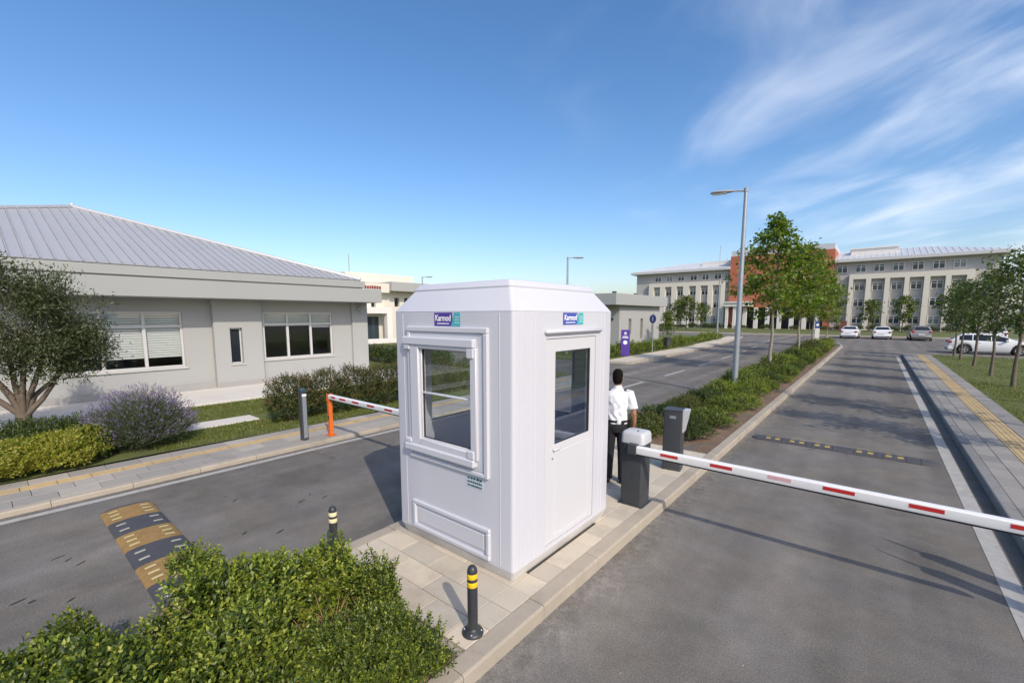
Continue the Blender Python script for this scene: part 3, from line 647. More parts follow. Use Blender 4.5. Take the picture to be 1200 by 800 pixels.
sl = BP(); bead(sl, -4.045, -2.955, 1.20, 1.28, .066, .012); bead(sl, -4.035, -3.935, 1.281, 1.335, .056, .01); bead(sl, -3.055, -2.957, 1.281, 1.37, .058, .01); sl.build('window_sill', 'booth_white', smooth=20)
cs = BP(); bead(cs, -3.94, -3.80, 1.27, 2.39, .045, .008); bead(cs, -3.012, -2.93, 1.27, 2.39, .045, .008); bead(cs, -3.80, -3.012, 2.352, 2.39, .045, .008); bead(cs, -3.80, -3.012, 1.27, 1.352, .045, .008); cs.build('window_casing', 'booth_white', smooth=40)
def glazing(name, x0, x1, z0, z1, plane, axis, glass, bars=(), fw=.03, gask=.006, side=1):
    """white frame with dark gasket and pane in an opening; axis is the axis the opening runs along"""
    def bx(mb, a0, a1, c0, c1, d0, d1, b=0):
        if axis == 'x': mb.box(a0, a1, plane + d0 * side, plane + d1 * side, c0, c1, b)
        else: mb.box(plane + d0 * side, plane + d1 * side, a0, a1, c0, c1, b)
    f = BP(); bx(f, x0, x0 + fw, z0, z1, -.005, .045, .004); bx(f, x1 - fw, x1, z0, z1, -.005, .045, .004); bx(f, x0 + fw, x1 - fw, z0, z0 + fw, -.005, .045, .004); bx(f, x0 + fw, x1 - fw, z1 - fw, z1, -.005, .045, .004)
    for zb in bars: bx(f, x0 + fw, x1 - fw, zb - .009, zb + .009, -.003, .042, .004)
    fo = f.build(name, 'upvc', smooth=40)
    k = BP(); i0 = x0 + fw; i1 = x1 - fw; j0 = z0 + fw; j1 = z1 - fw
    bx(k, i0, i0 + gask, j0, j1, .008, .03); bx(k, i1 - gask, i1, j0, j1, .008, .03); bx(k, i0 + gask, i1 - gask, j0, j0 + gask, .008, .03); bx(k, i0 + gask, i1 - gask, j1 - gask, j1, .008, .03); k.build('gasket', 'gasket', fo)
    g_ = BP(); bx(g_, i0 + .002, i1 - .002, j0 + .002, j1 - .002, .017, .021); g_.build('pane', glass, fo)
    return fo
glazing('window', *WIN, BY0 - .012, 'x', 'glass', (1.87,), .028)
glazing('window', *WL, BX0 + .0, 'y', 'glass', (), .035)
glazing('window', *WB, BY1 + .0, 'x', 'glass', (), .035, side=-1)
# lower moulded panel
pn = BP()
for a in ((-3.98, -2.79, .56, .605), (-3.98, -2.79, .275, .32), (-3.98, -3.935, .321, .559), (-2.835, -2.79, .321, .559)): bead(pn, *a, .026, .008)
pn.box(-3.90, -2.87, BY0 - .010, BY0 + .01, .355, .525, .006)
pn.build('moulded_panel', 'booth_white', smooth=20)
# door
dr = BP(); dx = BX1
d0, d1, e0, e1 = DOOR; q = .007
for (a, b, c, d) in ((d0 + q, 3.735, e0 + q, e1 - q), (4.445, d1 - q, e0 + q, e1 - q), (3.735, 4.445, 2.335, e1 - q), (3.735, 4.445, 1.27, 1.365), (3.735, 4.445, e0 + q, 1.27)): dr.box(dx - .055, dx - .004, a, b, c, d)
for (a, b, c, d) in ((3.74, 4.44, 1.262, 1.272), (3.74, 4.44, .36, .37), (3.74, 3.75, .37, 1.262), (4.43, 4.44, .37, 1.262)): dr.box(dx - .01, dx + .001, a, b, c, d, .003)
door = dr.build('door', 'upvc')
dn = BP()
for (a, b, c, d) in ((3.735, 4.445, 1.365, 1.373), (3.735, 4.445, 2.327, 2.335), (3.735, 3.743, 1.373, 2.327), (4.437, 4.445, 1.373, 2.327)): dn.box(dx - .03, dx - .006, a, b, c, d)
dn.build('gasket', 'gasket', door)
BP().box(dx - .024, dx - .02, 3.742, 4.438, 1.372, 2.328).build('pane', 'glass_dark', door)
BP().box(dx - .004, dx + .03, 3.70, 3.73, 1.30, 1.325, .006).box(dx + .016, dx + .032, 3.70, 3.82, 1.303, 1.322, .007).build('handle', 'upvc', door, smooth=40)
BP().tube([(dx - .006, 3.695, 1.22), (dx + .004, 3.695, 1.22)], .009, 12).build('lock', 'steel', door)
dh = BP(); dh.box(dx - .01, dx + .045, 3.53, 4.66, 2.515, 2.56, .018); dh.build('door_hood', 'booth_white', smooth=40)
BP().box(dx - .01, dx + .006, 3.55, 3.562, .29, 2.475, .002).box(dx - .01, dx + .006, 4.563, 4.58, .29, 2.475, .002).build('door_frame', 'booth_white')
# logo plates: dark plate, teal corner, white lettering
def logo(origin, u, w, h, dark):
    U = Vector(u); V = Vector((0, 0, 1)); Nn = U.cross(V); O = Vector(origin) + INVB
    def quad(pts, d, m, name, par):
        P = [O + U * a + V * b + Nn * d for a, b in pts]; Q = [p - Nn * .003 for p in P]; n = len(P)
        return MB().add([tuple(p) for p in P + Q], [tuple(range(n)), tuple(range(2 * n - 1, n - 1, -1))] + [(i, (i + 1) % n, (i + 1) % n + n, i + n) for i in range(n)]).build(name, m, par)
    pl_ = quad([(0, 0), (w * .70, 0), (w * .70, h), (0, h)], .0035, dark, 'logo_plate', booth)
    quad([(w * .66, 0), (w, 0), (w, h), (w * .78, h)], .005, 'teal', 'teal_corner', pl_)
    text_fit('lettering', 'Karmod', w * .60, h * .48, 'print_white', pl_, tuple(O + U * (w * .05) + V * (h * .36) + Nn * .0056), u, (0, 0, 1), .02)
    x = w * .12; rl_ = random.Random(2)      # a line of print too small to read
    while x < w * .58:
        l = w * rl_.uniform(.012, .03); quad([(x, h * .14), (x + l, h * .14), (x + l, h * .22), (x, h * .22)], .0056, 'print_white', 'fine_print', pl_); x += l + w * .012
    for (a, b, c, d) in ((.80, .62, .95, .70), (.80, .42, .95, .50), (.80, .22, .95, .30)):
        quad([(w * a, h * b), (w * c, h * b), (w * c, h * d), (w * a, h * d)], .0062, 'label_plate', 'logo_stroke', pl_)
logo((-3.56, BY0 - .0005, 2.595), (1, 0, 0), .385, .135, 'purple')
logo((BX1 + .0005, 3.86, 2.605), (0, 1, 0), .40, .125, 'logo_blue')
# small notice under the window: three rows of dark print, too blurred to read
nt_ = BP().box(-3.115, -2.885, BY0 - .003, BY0 + .001, .975, 1.10); nob = nt_.build('notice', 'label_plate')
rg = random.Random(4); st = BP()
for zz, hh, n in ((1.062, .026, 5), (1.024, .02, 8), (.988, .018, 10)):
    x = -3.10
    wv = .205 / n
    for i in range(n): st.box(x + wv * .1, x + wv * rg.uniform(.72, .92), BY0 - .0045, BY0 - .002, zz - hh * .05, zz + hh * rg.uniform(.75, 1.0)); x += wv
st.build('notice_print', 'print_dark', nob)

# ================================================================== cream office building on the left
def roundless(x): return x
ob = empty('office_building', (-18, 3, .1)); tag(ob, 'cream single storey office building with grey pyramid metal roof', 'building')
IO = Vector((18, -3, -.1))
class OP(MB):
    def build(s, name, mats, parent=None, smooth=None):
        s.v = [(x + IO.x, y + IO.y, z + IO.z) for x, y, z in s.v]; return inst(name, s.mesh(name, mats, smooth), parent or ob)
WX = -18.0
wins = [(-2.6, -.6, .98, 2.83, 2), (1.35, 4.42, .98, 2.83, 3), (6.94, 9.72, 1.02, 2.83, 3)]
w_ = OP(); wall_grid(w_, (WX, 0, 0), (0, 1, 0), (1, 0, 0), -5.0, 11.35, .1, 3.45, [(a, b, c, d) for a, b, c, d, n in wins], .16)
w_.add([(WX, 11.35, .1), (-30, 11.35, .1), (-30, 11.35, 3.45), (WX, 11.35, 3.45)], [(0, 1, 2, 3)]); w_.add([(WX, -5, .1), (-30, -5, .1), (-30, -5, 3.45), (WX, -5, 3.45)], [(0, 1, 2, 3)]); w_.add([(-30, -5, .1), (-30, 11.35, .1), (-30, 11.35, 3.45), (-30, -5, 3.45)], [(0, 1, 2, 3)])
w_.build('wall', 'wall_cream')
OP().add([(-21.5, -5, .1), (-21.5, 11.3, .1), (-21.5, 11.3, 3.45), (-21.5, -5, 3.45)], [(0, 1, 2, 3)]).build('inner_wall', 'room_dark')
pr_ = OP(); wall_grid(pr_, (WX + .22, 0, 0), (0, 1, 0), (1, 0, 0), 5.25, 6.82, .1, 3.3, [(5.74, 6.14, .97, 2.26)], .2)
for y in (5.25, 6.82): pr_.add([(WX, y, .1), (WX + .22, y, .1), (WX + .22, y, 3.3), (WX, y, 3.3)], [(0, 1, 2, 3)])
pr_.build('pier', 'wall_cream')
OP().box(WX - .02, WX + .12, 10.6, 11.352, .1, 3.3, .004).build('pier', 'wall_cream')
OP().box(WX - .02, WX + .14, -5, 5.245, .1, .36, .01).box(WX - .02, WX + .14, 6.825, 10.595, .1, .30, .01).box(WX + .1, WX + .26, 5.23, 6.84, .1, .34, .01).build('plinth', 'plinth_grey')
def off_window(a, b, c, d, n, blinds):
    f = OP(); fw = .07; xo = WX - .04; xi = WX - .11; tz = c + (d - c) * .74
    f.box(xi, xo, a, a + fw, c, d, .006); f.box(xi, xo, b - fw, b, c, d, .006); f.box(xi, xo, a + fw, b - fw, c, c + fw, .006); f.box(xi, xo, a + fw, b - fw, d - fw, d, .006)
    f.box(xi, xo, a + fw, b - fw, tz - .045, tz + .045, .006)
    ms = [a + (b - a) * k / n for k in range(1, n)]
    for m in ms: f.box(xi, xo + .004, m - .045, m + .045, c + fw, d - fw, .006)
    fo = f.build('window', 'alu', smooth=40)
    ed_ = [a + fw] + sum([[m - .045, m + .045] for m in ms], []) + [b - fw]
    for k in range(n):
        y0, y1 = ed_[2 * k], ed_[2 * k + 1]
        for (z0, z1) in ((c + fw, tz - .045), (tz + .045, d - fw)): OP().box(xi + .03, xi + .036, y0, y1, z0, z1).build('pane', 'glass_office', fo)
    bl = OP()
    for k in range(n):
        y0, y1 = ed_[2 * k] - .02, ed_[2 * k + 1] + .02; zb = blinds[k]; z = d - .07
        while z > zb: bl.box(WX - .150, WX - .142, y0, y1, z - .068, z - .012, 0); bl.box(WX - .146, WX - .14, y0, y1, z - .012, z, 0); z -= .08
    bl.build('blind', 'blind', fo)
    s_ = OP(); s_.box(WX - .14, WX + .05, a - .06, b + .06, c - .06, c - .003, .008); s_.build('sill', 'sill_stone', fo)
off_window(*wins[0], (1.5, 1.4)); off_window(*wins[1], (1.45, 1.35, 1.35)); off_window(*wins[2], (2.33, 2.33, 2.2))
sf = OP().box(WX + .04, WX + .09, 5.745, 6.135, .975, 1.02, .004).box(WX + .04, WX + .09, 5.745, 6.135, 2.21, 2.255, .004).box(WX + .04, WX + .09, 5.745, 5.79, 1.02, 2.21, .004).box(WX + .04, WX + .09, 6.09, 6.135, 1.02, 2.21, .004).build('window', 'alu')
OP().box(WX + .06, WX + .065, 5.79, 6.09, 1.02, 2.21).build('pane', 'dark_pane', sf)
OP().box(WX + .05, WX + .26, 5.70, 6.18, .92, .967, .006).build('sill', 'sill_stone', sf)
# eaves: soffit and two stepped fascias
def frame_ring(mb, x0, x1, y0, y1, z0, z1, t):
    for a in ((x0, x0 + t, y0, y1), (x1 - t, x1, y0, y1), (x0 + t, x1 - t, y0, y0 + t), (x0 + t, x1 - t, y1 - t, y1)): mb.box(*a, z0, z1)
f1 = OP(); f1.box(-31.2, -16.85, -6.2, 11.45, 3.26, 3.82, .012); f1.build('fascia', 'fascia_cream')
OP().box(-31.1, -17.0, -6.0, 10.62, 3.821, 3.87).build('shadow_gap', 'plinth_grey')
OP().box(-31.15, -16.93, -6.1, 10.70, 3.871, 4.14, .012).build('fascia', 'fascia_cream')
OP().box(-31.0, -17.05, -5.9, 10.55, 4.141, 4.185).build('gutter', 'plinth_grey')
AP = Vector((-24.0, 2.75, 6.80)); ec = [(-17.0, -5.0 - .1), (-17.0, 10.55), (-31.0, 10.55), (-31.0, -5.1)]; ZE = 4.19
rf = OP()
cs_ = [Vector((x, y, ZE)) for x, y in ec]
for a, b in ((2, 3), (3, 0)): rf.add([tuple(cs_[a]), tuple(cs_[b]), tuple(AP)], [(0, 1, 2)])
rf.add([tuple(p + Vector((0, 0, -.05))) for p in (cs_[0], cs_[1], AP)], [(0, 1, 2)]); rf.add([tuple(p + Vector((0, 0, -.05))) for p in (cs_[1], cs_[2], AP)], [(0, 1, 2)])
roof = rf.build('roof', 'roof_metal')
def roof_panels(A, B, step):
    A = Vector(A); B = Vector(B); L_ = (B - A).length; e = (B - A) / L_; t0 = (AP - A).dot(e); foot = A + e * t0; up = AP - foot; nn = e.cross(up).normalized()
    if nn.z < 0: nn = -nn
    n = int(L_ / step); st_ = L_ / n
    def hh(t): return t / t0 if t < t0 else (L_ - t) / (L_ - t0)
    for i in range(n):
        a = i * st_ + .004; b = (i + 1) * st_ - .004; ts = [a, b]
        if a < t0 < b: ts = [a, t0, b]
        pts = [A + e * a, A + e * b] + [A + e * t + up * hh(t) for t in reversed(ts)]
        lo = [p - nn * .02 for p in pts]; k = len(pts)
        mb = OP(); mb.add([tuple(p) for p in pts + lo], [tuple(range(k)), tuple(range(2 * k - 1, k - 1, -1))] + [(j, (j + 1) % k, (j + 1) % k + k, j + k) for j in range(k)])
        r0 = A + e * (a); r1 = A + e * a + up * hh(a); r0b = r0 + e * .025; r1b = r1 + e * .025   # raised seam along one edge
        q = [r0, r0b, r1b, r1]; mb.add([tuple(p) for p in q + [p + nn * .035 for p in q]], [(4, 5, 6, 7), (0, 1, 5, 4), (1, 2, 6, 5), (2, 3, 7, 6), (3, 0, 4, 7)])
        mb.build('roof_panel', 'roof_metal', roof)
roof_panels(cs_[0], cs_[1], .27); roof_panels(cs_[1], cs_[2], .27)
for c in cs_[:3]: OP().tube([tuple(AP + Vector((0, 0, .03))), tuple(c + Vector((0, 0, .03)))], .07, 6).build('ridge_cap', 'roof_cap', roof, smooth=40)
OP().tube([tuple(AP), tuple(AP + Vector((0, 0, .14)))], [.08, .05], 8).build('roof_vent', 'roof_cap', roof)
OP().box(WX + .12, WX + .3, 10.8, 11.0, 2.9, 3.05, .03).box(WX + .3, WX + .5, 10.84, 10.96, 2.86, 2.98, .03).build('wall_lamp', 'lamp_grey')

# ================================================================== long four storey building far behind
fb = empty('campus_building', (-15, 101, .1)); tag(fb, 'long four storey campus building with terracotta centre block behind the parking', 'building')
IF = Vector((15, -101, -.1))
class FP(MB):
    def build(s, name, mats, parent=None, smooth=None):
        s.v = [(x + IF.x, y + IF.y, z + IF.z) for x, y, z in s.v]; return inst(name, s.mesh(name, mats, smooth), parent or fb)
YW = 100.9
FP().box(-6.7, 14.3, YW, 118, .1, 12.15).build('wing_wall', 'far_wall'); FP().box(-44.7, -24.1, YW, 118, .1, 12.15).build('wing_wall', 'far_wall')
def framew(bays, top, lo):
    f = FP(); f.box(bays[0][0], bays[-1][1], YW - .75, YW - .002, lo, top)
    for a, b in bays: f.box(a, b, YW - .75, YW - .002, .1, lo - .002)
    f.build('bay_frame', 'far_frame')
bR = [(-4.36, -3.75), (-1.96, -1.26), (.58, 1.25), (3.12, 3.76), (5.55, 6.27), (8.09, 8.74), (10.48, 11.36)]
bL = [(-41.38, -40.25), (-38.76, -37.58), (-36.15, -35.01), (-33.58, -32.29), (-30.85, -29.85), (-28.38, -27.41), (-25.82, -24.99)]
framew(bR, 9.95, 9.1); framew(bL, 9.95, 9.1)
wf = MB(); ww, wh = .78, .66
wf.box(-ww, -ww + .09, -.06, .05, -wh, wh); wf.box(ww - .09, ww, -.06, .05, -wh, wh); wf.box(-.06, .06, -.06, .05, -wh, wh); wf.box(-ww + .09, -.06, -.06, .05, wh - .09, wh); wf.box(.06, ww - .09, -.06, .05, wh - .09, wh); wf.box(-ww + .09, -.06, -.06, .05, -wh, -wh + .09); wf.box(.06, ww - .09, -.06, .05, -wh, -wh + .09)
wf.box(-ww + .09, -.06, -.06, .05, .24, .32); wf.box(.06, ww - .09, -.06, .05, .24, .32)
wfm = wf.mesh('window', 'white_stone'); wpm = [MB().box(-ww + .05, ww - .05, -.02, .0, -wh + .05, wh - .05).mesh('pane', m) for m in ('dark_pane', 'blue_pane', 'pane_blind')]
rg = random.Random(11)
def fwin(x, z, sc=1.0):
    o = inst('window', wfm, fb, tuple(Vector((x, YW - .05, z)) + IF), scale=(sc, 1, 1)); inst('pane', wpm[rg.choice((0, 0, 0, 1, 1, 2))], o)
for bays in (bR, bL):
    for (a, b) in zip(bays[:-1], bays[1:]):
        c = (a[1] + b[0]) / 2
        for z in (10.95, 7.75, 4.95, 1.95): fwin(c, z, .95 if bays is bR else .9)
for z in (10.95, 7.75, 4.95, 1.95): fwin(-5.5, z); fwin(-24.75, z, .6)
# eaves and low hipped roofs
def wing_roof(x0, x1, hipR, hipL):
    FP().box(x0 - (1.0 if hipL else 0), x1 + (1.0 if hipR else 0), YW - 1.2, 119, 12.15, 12.7, .03).build('eave', 'far_eave')
    xa = x0 - (.9 if hipL else 0); xb = x1 + (.9 if hipR else 0)
    ya, yb, ym = YW - 1.1, 118.9, YW + 9
    ra = xa + (9 if hipL else 0); rb = xb - (9 if hipR else 0)
    r_ = FP().add([(xa, ya, 12.7), (xb, ya, 12.7), (xb, yb, 12.7), (xa, yb, 12.7), (ra, ym, 15.0), (rb, ym, 15.0)], [(0, 1, 5, 4), (1, 2, 5), (2, 3, 4, 5), (3, 0, 4)]).build('roof', 'far_roof')
    n = int((xb - xa) / .8); mb = FP()
    for i in range(n):
        x = xa + .4 + i * .8; t = 1.0
        if hipR and x > rb: t = (xb - x) / (xb - rb)
        if hipL and x < ra: t = (x - xa) / (ra - xa)
        y1 = ya + (ym - ya) * t; z1 = 12.7 + 2.3 * t
        mb.add([(x, ya, 12.7), (x + .1, ya, 12.7), (x + .1, y1, z1), (x, y1, z1), (x, ya, 12.76), (x + .1, ya, 12.76), (x + .1, y1, z1 + .06), (x, y1, z1 + .06)], [(4, 5, 6, 7), (0, 1, 5, 4), (1, 2, 6, 5), (3, 0, 4, 7)])
    tag(mb.build('roof_seam', 'far_eave', r_), kind='stuff')
wing_roof(-6.7, 14.3, True, False); wing_roof(-44.7, -24.1, False, True)
FP().box(-4.6, 1.9, YW + 3.5, YW + 9, 13.4, 14.75).box(-4.8, 2.1, YW + 3.3, YW + 9.2, 14.75, 14.95).build('plant_room', 'white_stone')
FP().box(-31, -24.3, YW + 3.5, YW + 9, 13.2, 14.5).build('plant_room', 'white_stone')
# terracotta block
rb = FP(); wall_grid(rb, (0, YW - .9, 0), (1, 0, 0), (0, -1, 0), -24.1, -6.7, .1, 14.7, [(-22.6, -7.8, .1, 4.3)], 2.5)
rb.add([(-6.7, YW - .9, .1), (-6.7, 117, .1), (-6.7, 117, 14.7), (-6.7, YW - .9, 14.7)], [(0, 1, 2, 3)]); rb.add([(-24.1, YW - .9, .1), (-24.1, 117, .1), (-24.1, 117, 14.7), (-24.1, YW - .9, 14.7)], [(0, 1, 2, 3)]); rb.add([(-24.1, YW - .9, 14.7), (-6.7, YW - .9, 14.7), (-6.7, 117, 14.7), (-24.1, 117, 14.7)], [(0, 1, 2, 3)])
rb.build('terracotta_block', 'terracotta')
FP().box(-24.0, -6.8, YW - .6, 117, 14.7, 15.75).build('parapet', 'far_roof')
FP().add([(-22.6, YW + 1.6, .1), (-7.8, YW + 1.6, .1), (-7.8, YW + 1.6, 4.3), (-22.6, YW + 1.6, 4.3)], [(0, 1, 2, 3)]).build('recess_glazing', 'dark_recess')
for i in range(7): FP().box(-21.3 + i * 2.05, -20.6 + i * 2.05, YW - 1.0, YW - .3, .1, 4.3).build('column', 'white_stone')
for i in range(6): FP().box(-20.4 + i * 2.05, -19.5 + i * 2.05, YW + 1.45, YW + 1.55, 2.6, 3.9).build('glazing_panel', 'blue_pane')
FP().box(-24.0, -19.5, YW - 4.5, YW - .91, 4.5, 4.85).box(-23.8, -23.3, YW - 4.2, YW - 3.7, .1, 4.5).box(-22.4, -21.9, YW - 4.2, YW - 3.7, .1, 4.5).box(-24.2, -19.3, YW - 4.7, YW - .92, 5.2, 5.45).box(-23.9, -19.6, YW - 4.4, YW - .93, 4.85, 5.2).build('entrance_canopy', 'white_stone')
for x, z in ((-27.5, 14.4), (-26, 14.4)): FP().tube([(x, YW + 4, z), (x, YW + 4, z + (3.4 if x < -27 else .6))], .05, 6).build('antenna', 'lamp_grey')

# ================================================================== small flat roofed building beside the purple sign
mbd = empty('gate_building', (-20, 40, .1)); tag(mbd, 'small cream flat roofed building behind the purple totem sign', 'building')
IM = Vector((20, -40, -.1))
class GP(MB):
    def build(s, name, mats, parent=None, smooth=None):
        s.v = [(x + IM.x, y + IM.y, z + IM.z) for x, y, z in s.v]; return inst(name, s.mesh(name, mats, smooth), parent or mbd)
gw = GP(); wall_grid(gw, (-17.45, 0, 0), (0, 1, 0), (1, 0, 0), 36.0, 45.2, .1, 3.6, [(37.9, 38.5, 1.0, 2.4), (40.5, 41.1, .5, 2.4), (43.2, 43.8, .5, 2.4)], .45)
wall_grid(gw, (0, 36.0, 0), (1, 0, 0), (0, -1, 0), -27, -17.45, .1, 3.6, [(-23, -21.5, .1, 2.4)], .4)
gw.add([(-17.45, 45.2, .1), (-27, 45.2, .1), (-27, 45.2, 3.6), (-17.45, 45.2, 3.6)], [(0, 1, 2, 3)])
gw.build('wall', 'wall_cream')
for y in (37.9, 40.5, 43.2): GP().add([(-17.9, y, .5), (-17.9, y + .6, .5), (-17.9, y + .6, 2.4), (-17.9, y, 2.4)], [(0, 1, 2, 3)]).build('window', 'dark_pane')
GP().add([(-23, 36.4, .1), (-21.5, 36.4, .1), (-21.5, 36.4, 2.4), (-23, 36.4, 2.4)], [(0, 1, 2, 3)]).build('door', 'lamp_grey')
GP().box(-28, -16.9, 34.2, 45.9, 3.6, 4.58, .02).build('flat_roof', 'fascia_cream')
GP().box(-18.5, -18.0, 35.9, 35.98, 2.3, 2.5, .01).build('wall_sign', 'print_dark')
for (x, y) in ((-17.4, 34.8), (-17.6, 39.5), (-21, 34.8)): GP().box(x - .15, x + .15, y - .15, y + .15, 4.58, 4.75, .03).build('roof_vent', 'charcoal')

# ================================================================== two storey building beyond the office
tb = empty('lecture_building', (-40, 30, .1)); tag(tb, 'pale two storey building with red letters seen past the office eaves', 'building')
IT = Vector((40, -30, -.1))
class TP(MB):
    def build(s, name, mats, parent=None, smooth=None):
        s.v = [(x + IT.x, y + IT.y, z + IT.z) for x, y, z in s.v]; return inst(name, s.mesh(name, mats, smooth), parent or tb)
TX = -38.0
hs = [(27.3, 27.9, 3.6, 4.5), (28.5, 29.1, 3.6, 4.5), (30.2, 30.8, 3.6, 4.5), (27.5, 28.8, 1.4, 2.1), (23.6, 24.1, 3.4, 4.3), (24.6, 25.1, 3.4, 4.3), (31.5, 32.1, 3.6, 4.5), (33, 33.6, 3.6, 4.5), (30.2, 31.5, 1.4, 2.1)]
tw = TP(); wall_grid(tw, (TX, 0, 0), (0, 1, 0), (1, 0, 0), 15, 44, .1, 5.1, hs, .3)
tw.add([(TX, 15, .1), (-52, 15, .1), (-52, 15, 5.1), (TX, 15, 5.1)], [(0, 1, 2, 3)]); tw.build('wall', 'far_frame')
for h in hs: TP().add([(TX - .28, h[0], h[2]), (TX - .28, h[1], h[2]), (TX - .28, h[1], h[3]), (TX - .28, h[0], h[3])], [(0, 1, 2, 3)]).build('window', 'dark_pane')
TP().box(-53, TX + 1.2, 26.2, 45, 5.1, 6.0, .02).build('flat_roof', 'wall_cream')
TP().box(-53, TX + .8, 14, 26.19, 4.9, 5.8, .02).build('flat_roof', 'far_frame')
TP().box(-50, TX - 1.5, 22.9, 31, 6.01, 6.9, .02).build('upper_block', 'far_frame')
pt = TP(); pt.box(TX + .02, TX + 1.4, 22.9, 26.0, 2.9, 3.5).box(TX + .9, TX + 1.4, 22.9, 23.2, .1, 2.9).box(TX + .9, TX + 1.4, 25.4, 26.0, .1, 2.9); pt.build('portal', 'white_stone')
TP().box(TX + .02, TX + .1, 23.3, 25.3, .1, 2.6).build('portal_glazing', 'blue_pane')
rl = TP(); y = 23.4; rg = random.Random(6)
for i in range(7):
    w = rg.uniform(.14, .22); rl.box(TX + .81, TX + .87, y, y + w, 5.25, 5.25 + rg.uniform(.2, .28)); y += w + .09
rl.build('red_lettering', 'sign_red')
TP().box(TX + 2.0, TX + 2.4, 15, 40, .1, .55, .02).build('terrace_wall', 'white_stone')
TP().tube([(TX - 2, 23.6, 6.9), (TX - 2, 23.6, 8.6)], .04, 6).build('antenna', 'lamp_grey')
# ================================================================== barriers, readers, bollards
def rounded_post(mb, w, d, z0, z1, r=.03, taper=0.0, n=4):
    rings = []
    for (z, ins) in ((z0, 0), (z1, taper)):
        rings.append(rrect(-w / 2 + ins, w / 2 - ins, -d / 2 + ins, d / 2 - ins, z, r, n))
    mb.loft(rings)
def barrier_cabinet(loc, label):
    root = empty('barrier_gate', loc); tag(root, label, 'barrier')
    mb = MB(); rounded_post(mb, .31, .29, 0, .86, .04); mb.build('cabinet', 'charcoal', root, smooth=40)
    mb = MB(); mb.loft([rrect(-.165, .165, -.155, .155, z, .05) if i == 0 else rrect(-.165 + e, .165 - e, -.155 + e, .155 - e, z, .05) for i, (z, e) in enumerate(((.862, 0), (.98, .004), (1.01, .02), (1.02, .05)))]); cap = mb.build('cap', 'grey_cap', root, smooth=50)
    MB().lathe([(.014, 0), (.014, .012), (.008, .02)], .04, -.05, 12).build('cap_lock', 'print_dark', cap, loc=(0, 0, 1.012), smooth=40)
    MB().box(-.13, .13, -.147, -.1445, .08, .80, .001).build('front_panel', 'charcoal', root)
    MB().tube([(.06, -.15, .42), (.06, -.146, .42)], .016, 12).build('keyhole', 'print_dark', root)
    MB().box(.154, .158, -.02, .03, .38, .45, .002).build('side_lock', 'print_dark', root)
    MB().box(-.18, .18, -.17, .17, -.001, .012, .003).build('base_plate', 'charcoal', root)
    return root
def boom(root, loc, L_, reds, faded=(), shaft=None):
    prof = [(-.03, -.05), (.03, -.05), (.036, -.036), (.036, .036), (.026, .05), (-.026, .05), (-.036, .036), (-.036, -.036)]
    arm = MB().loft([[(x, y, z) for y, z in prof] for x in (0, L_)]).build('arm', 'boom_white', root, smooth=30, loc=loc)
    MB().box(.1, L_, -.02, .02, -.07, -.0505).build('rubber_strip', 'black_rubber', arm)
    for (a, b) in reds:
        MB().box(a, b, -.0385, -.0363, -.012, .026).build('red_stripe', 'boom_red', arm)
        MB().box(a, b, .0363, .0385, -.012, .026).build('red_stripe', 'boom_red', arm)
    for (a, b) in faded: MB().box(a, b, -.0385, -.0363, -.012, .026).build('red_stripe', 'boom_red_faded', arm)
    MB().box(-.03, .10, -.045, .05, -.07, .07, .01).build('arm_clamp', 'charcoal', arm)
    if shaft: MB().tube([(0, 0, 0), (0, shaft, 0)], .03, 10).build('shaft', 'charcoal', arm)
bc = barrier_cabinet((-2.42, 5.62, .128), 'dark grey barrier beside the booth door with long striped arm across the right lane')
boom(bc, (0, -.19, .807), 4.35, [(.42, .64), (1.02, 1.26), (2.12, 2.38), (2.78, 3.02), (3.42, 3.66), (4.05, 4.25)], [(1.62, 1.84)])
bc2 = barrier_cabinet((-4.42, 5.18, .128), 'barrier behind the booth with striped arm resting on the orange post'); bc2.rotation_euler = (0, 0, PI)
boom(bc2, (.03, .42, .822), 4.62, [(.5, .74), (1.1, 1.34), (1.7, 1.94), (2.3, 2.54), (2.88, 3.12), (3.42, 3.66), (3.92, 4.16), (4.32, 4.5)], shaft=-.3)
# orange catch post
op = empty('barrier_rest_post', (-9.12, 4.78, .08)); tag(op, 'orange metal rest post holding the tip of the short barrier arm', 'post')
MB().box(-.045, .045, -.04, .04, .012, .78, .008).build('post', 'orange', op)
MB().box(-.10, .10, -.09, .09, 0, .012, .003).build('base_plate', 'orange', op)
MB().box(-.05, .05, -.05, -.042, .75, .93, .003).box(-.05, .05, .042, .05, .75, .93, .003).box(-.045, .045, -.041, .041, .78, .80, .002).build('fork', 'orange', op)
MB().box(-.02, .02, -.045, -.0405, .34, .44, .002).build('tag_plate', 'print_dark', op)
# tall dark post beside it
tp = empty('reader_post', (-9.22, 4.24, .08)); tag(tp, 'slim dark grey reader post beside the orange rest post', 'post')
mb = MB(); rounded_post(mb, .15, .12, 0, 1.02, .02); mb.build('post', 'charcoal', tp, smooth=40)
MB().box(.0755, .079, -.04, .04, .05, .98, .001).build('side_strip', 'galv', tp)
MB().box(-.078, .078, -.063, .063, 1.02, 1.10, .015).build('head', 'print_dark', tp, smooth=40)
MB().box(.03, .10, -.045, .045, .93, .99, .01).build('lens', 'lamp_lens', tp, smooth=40)
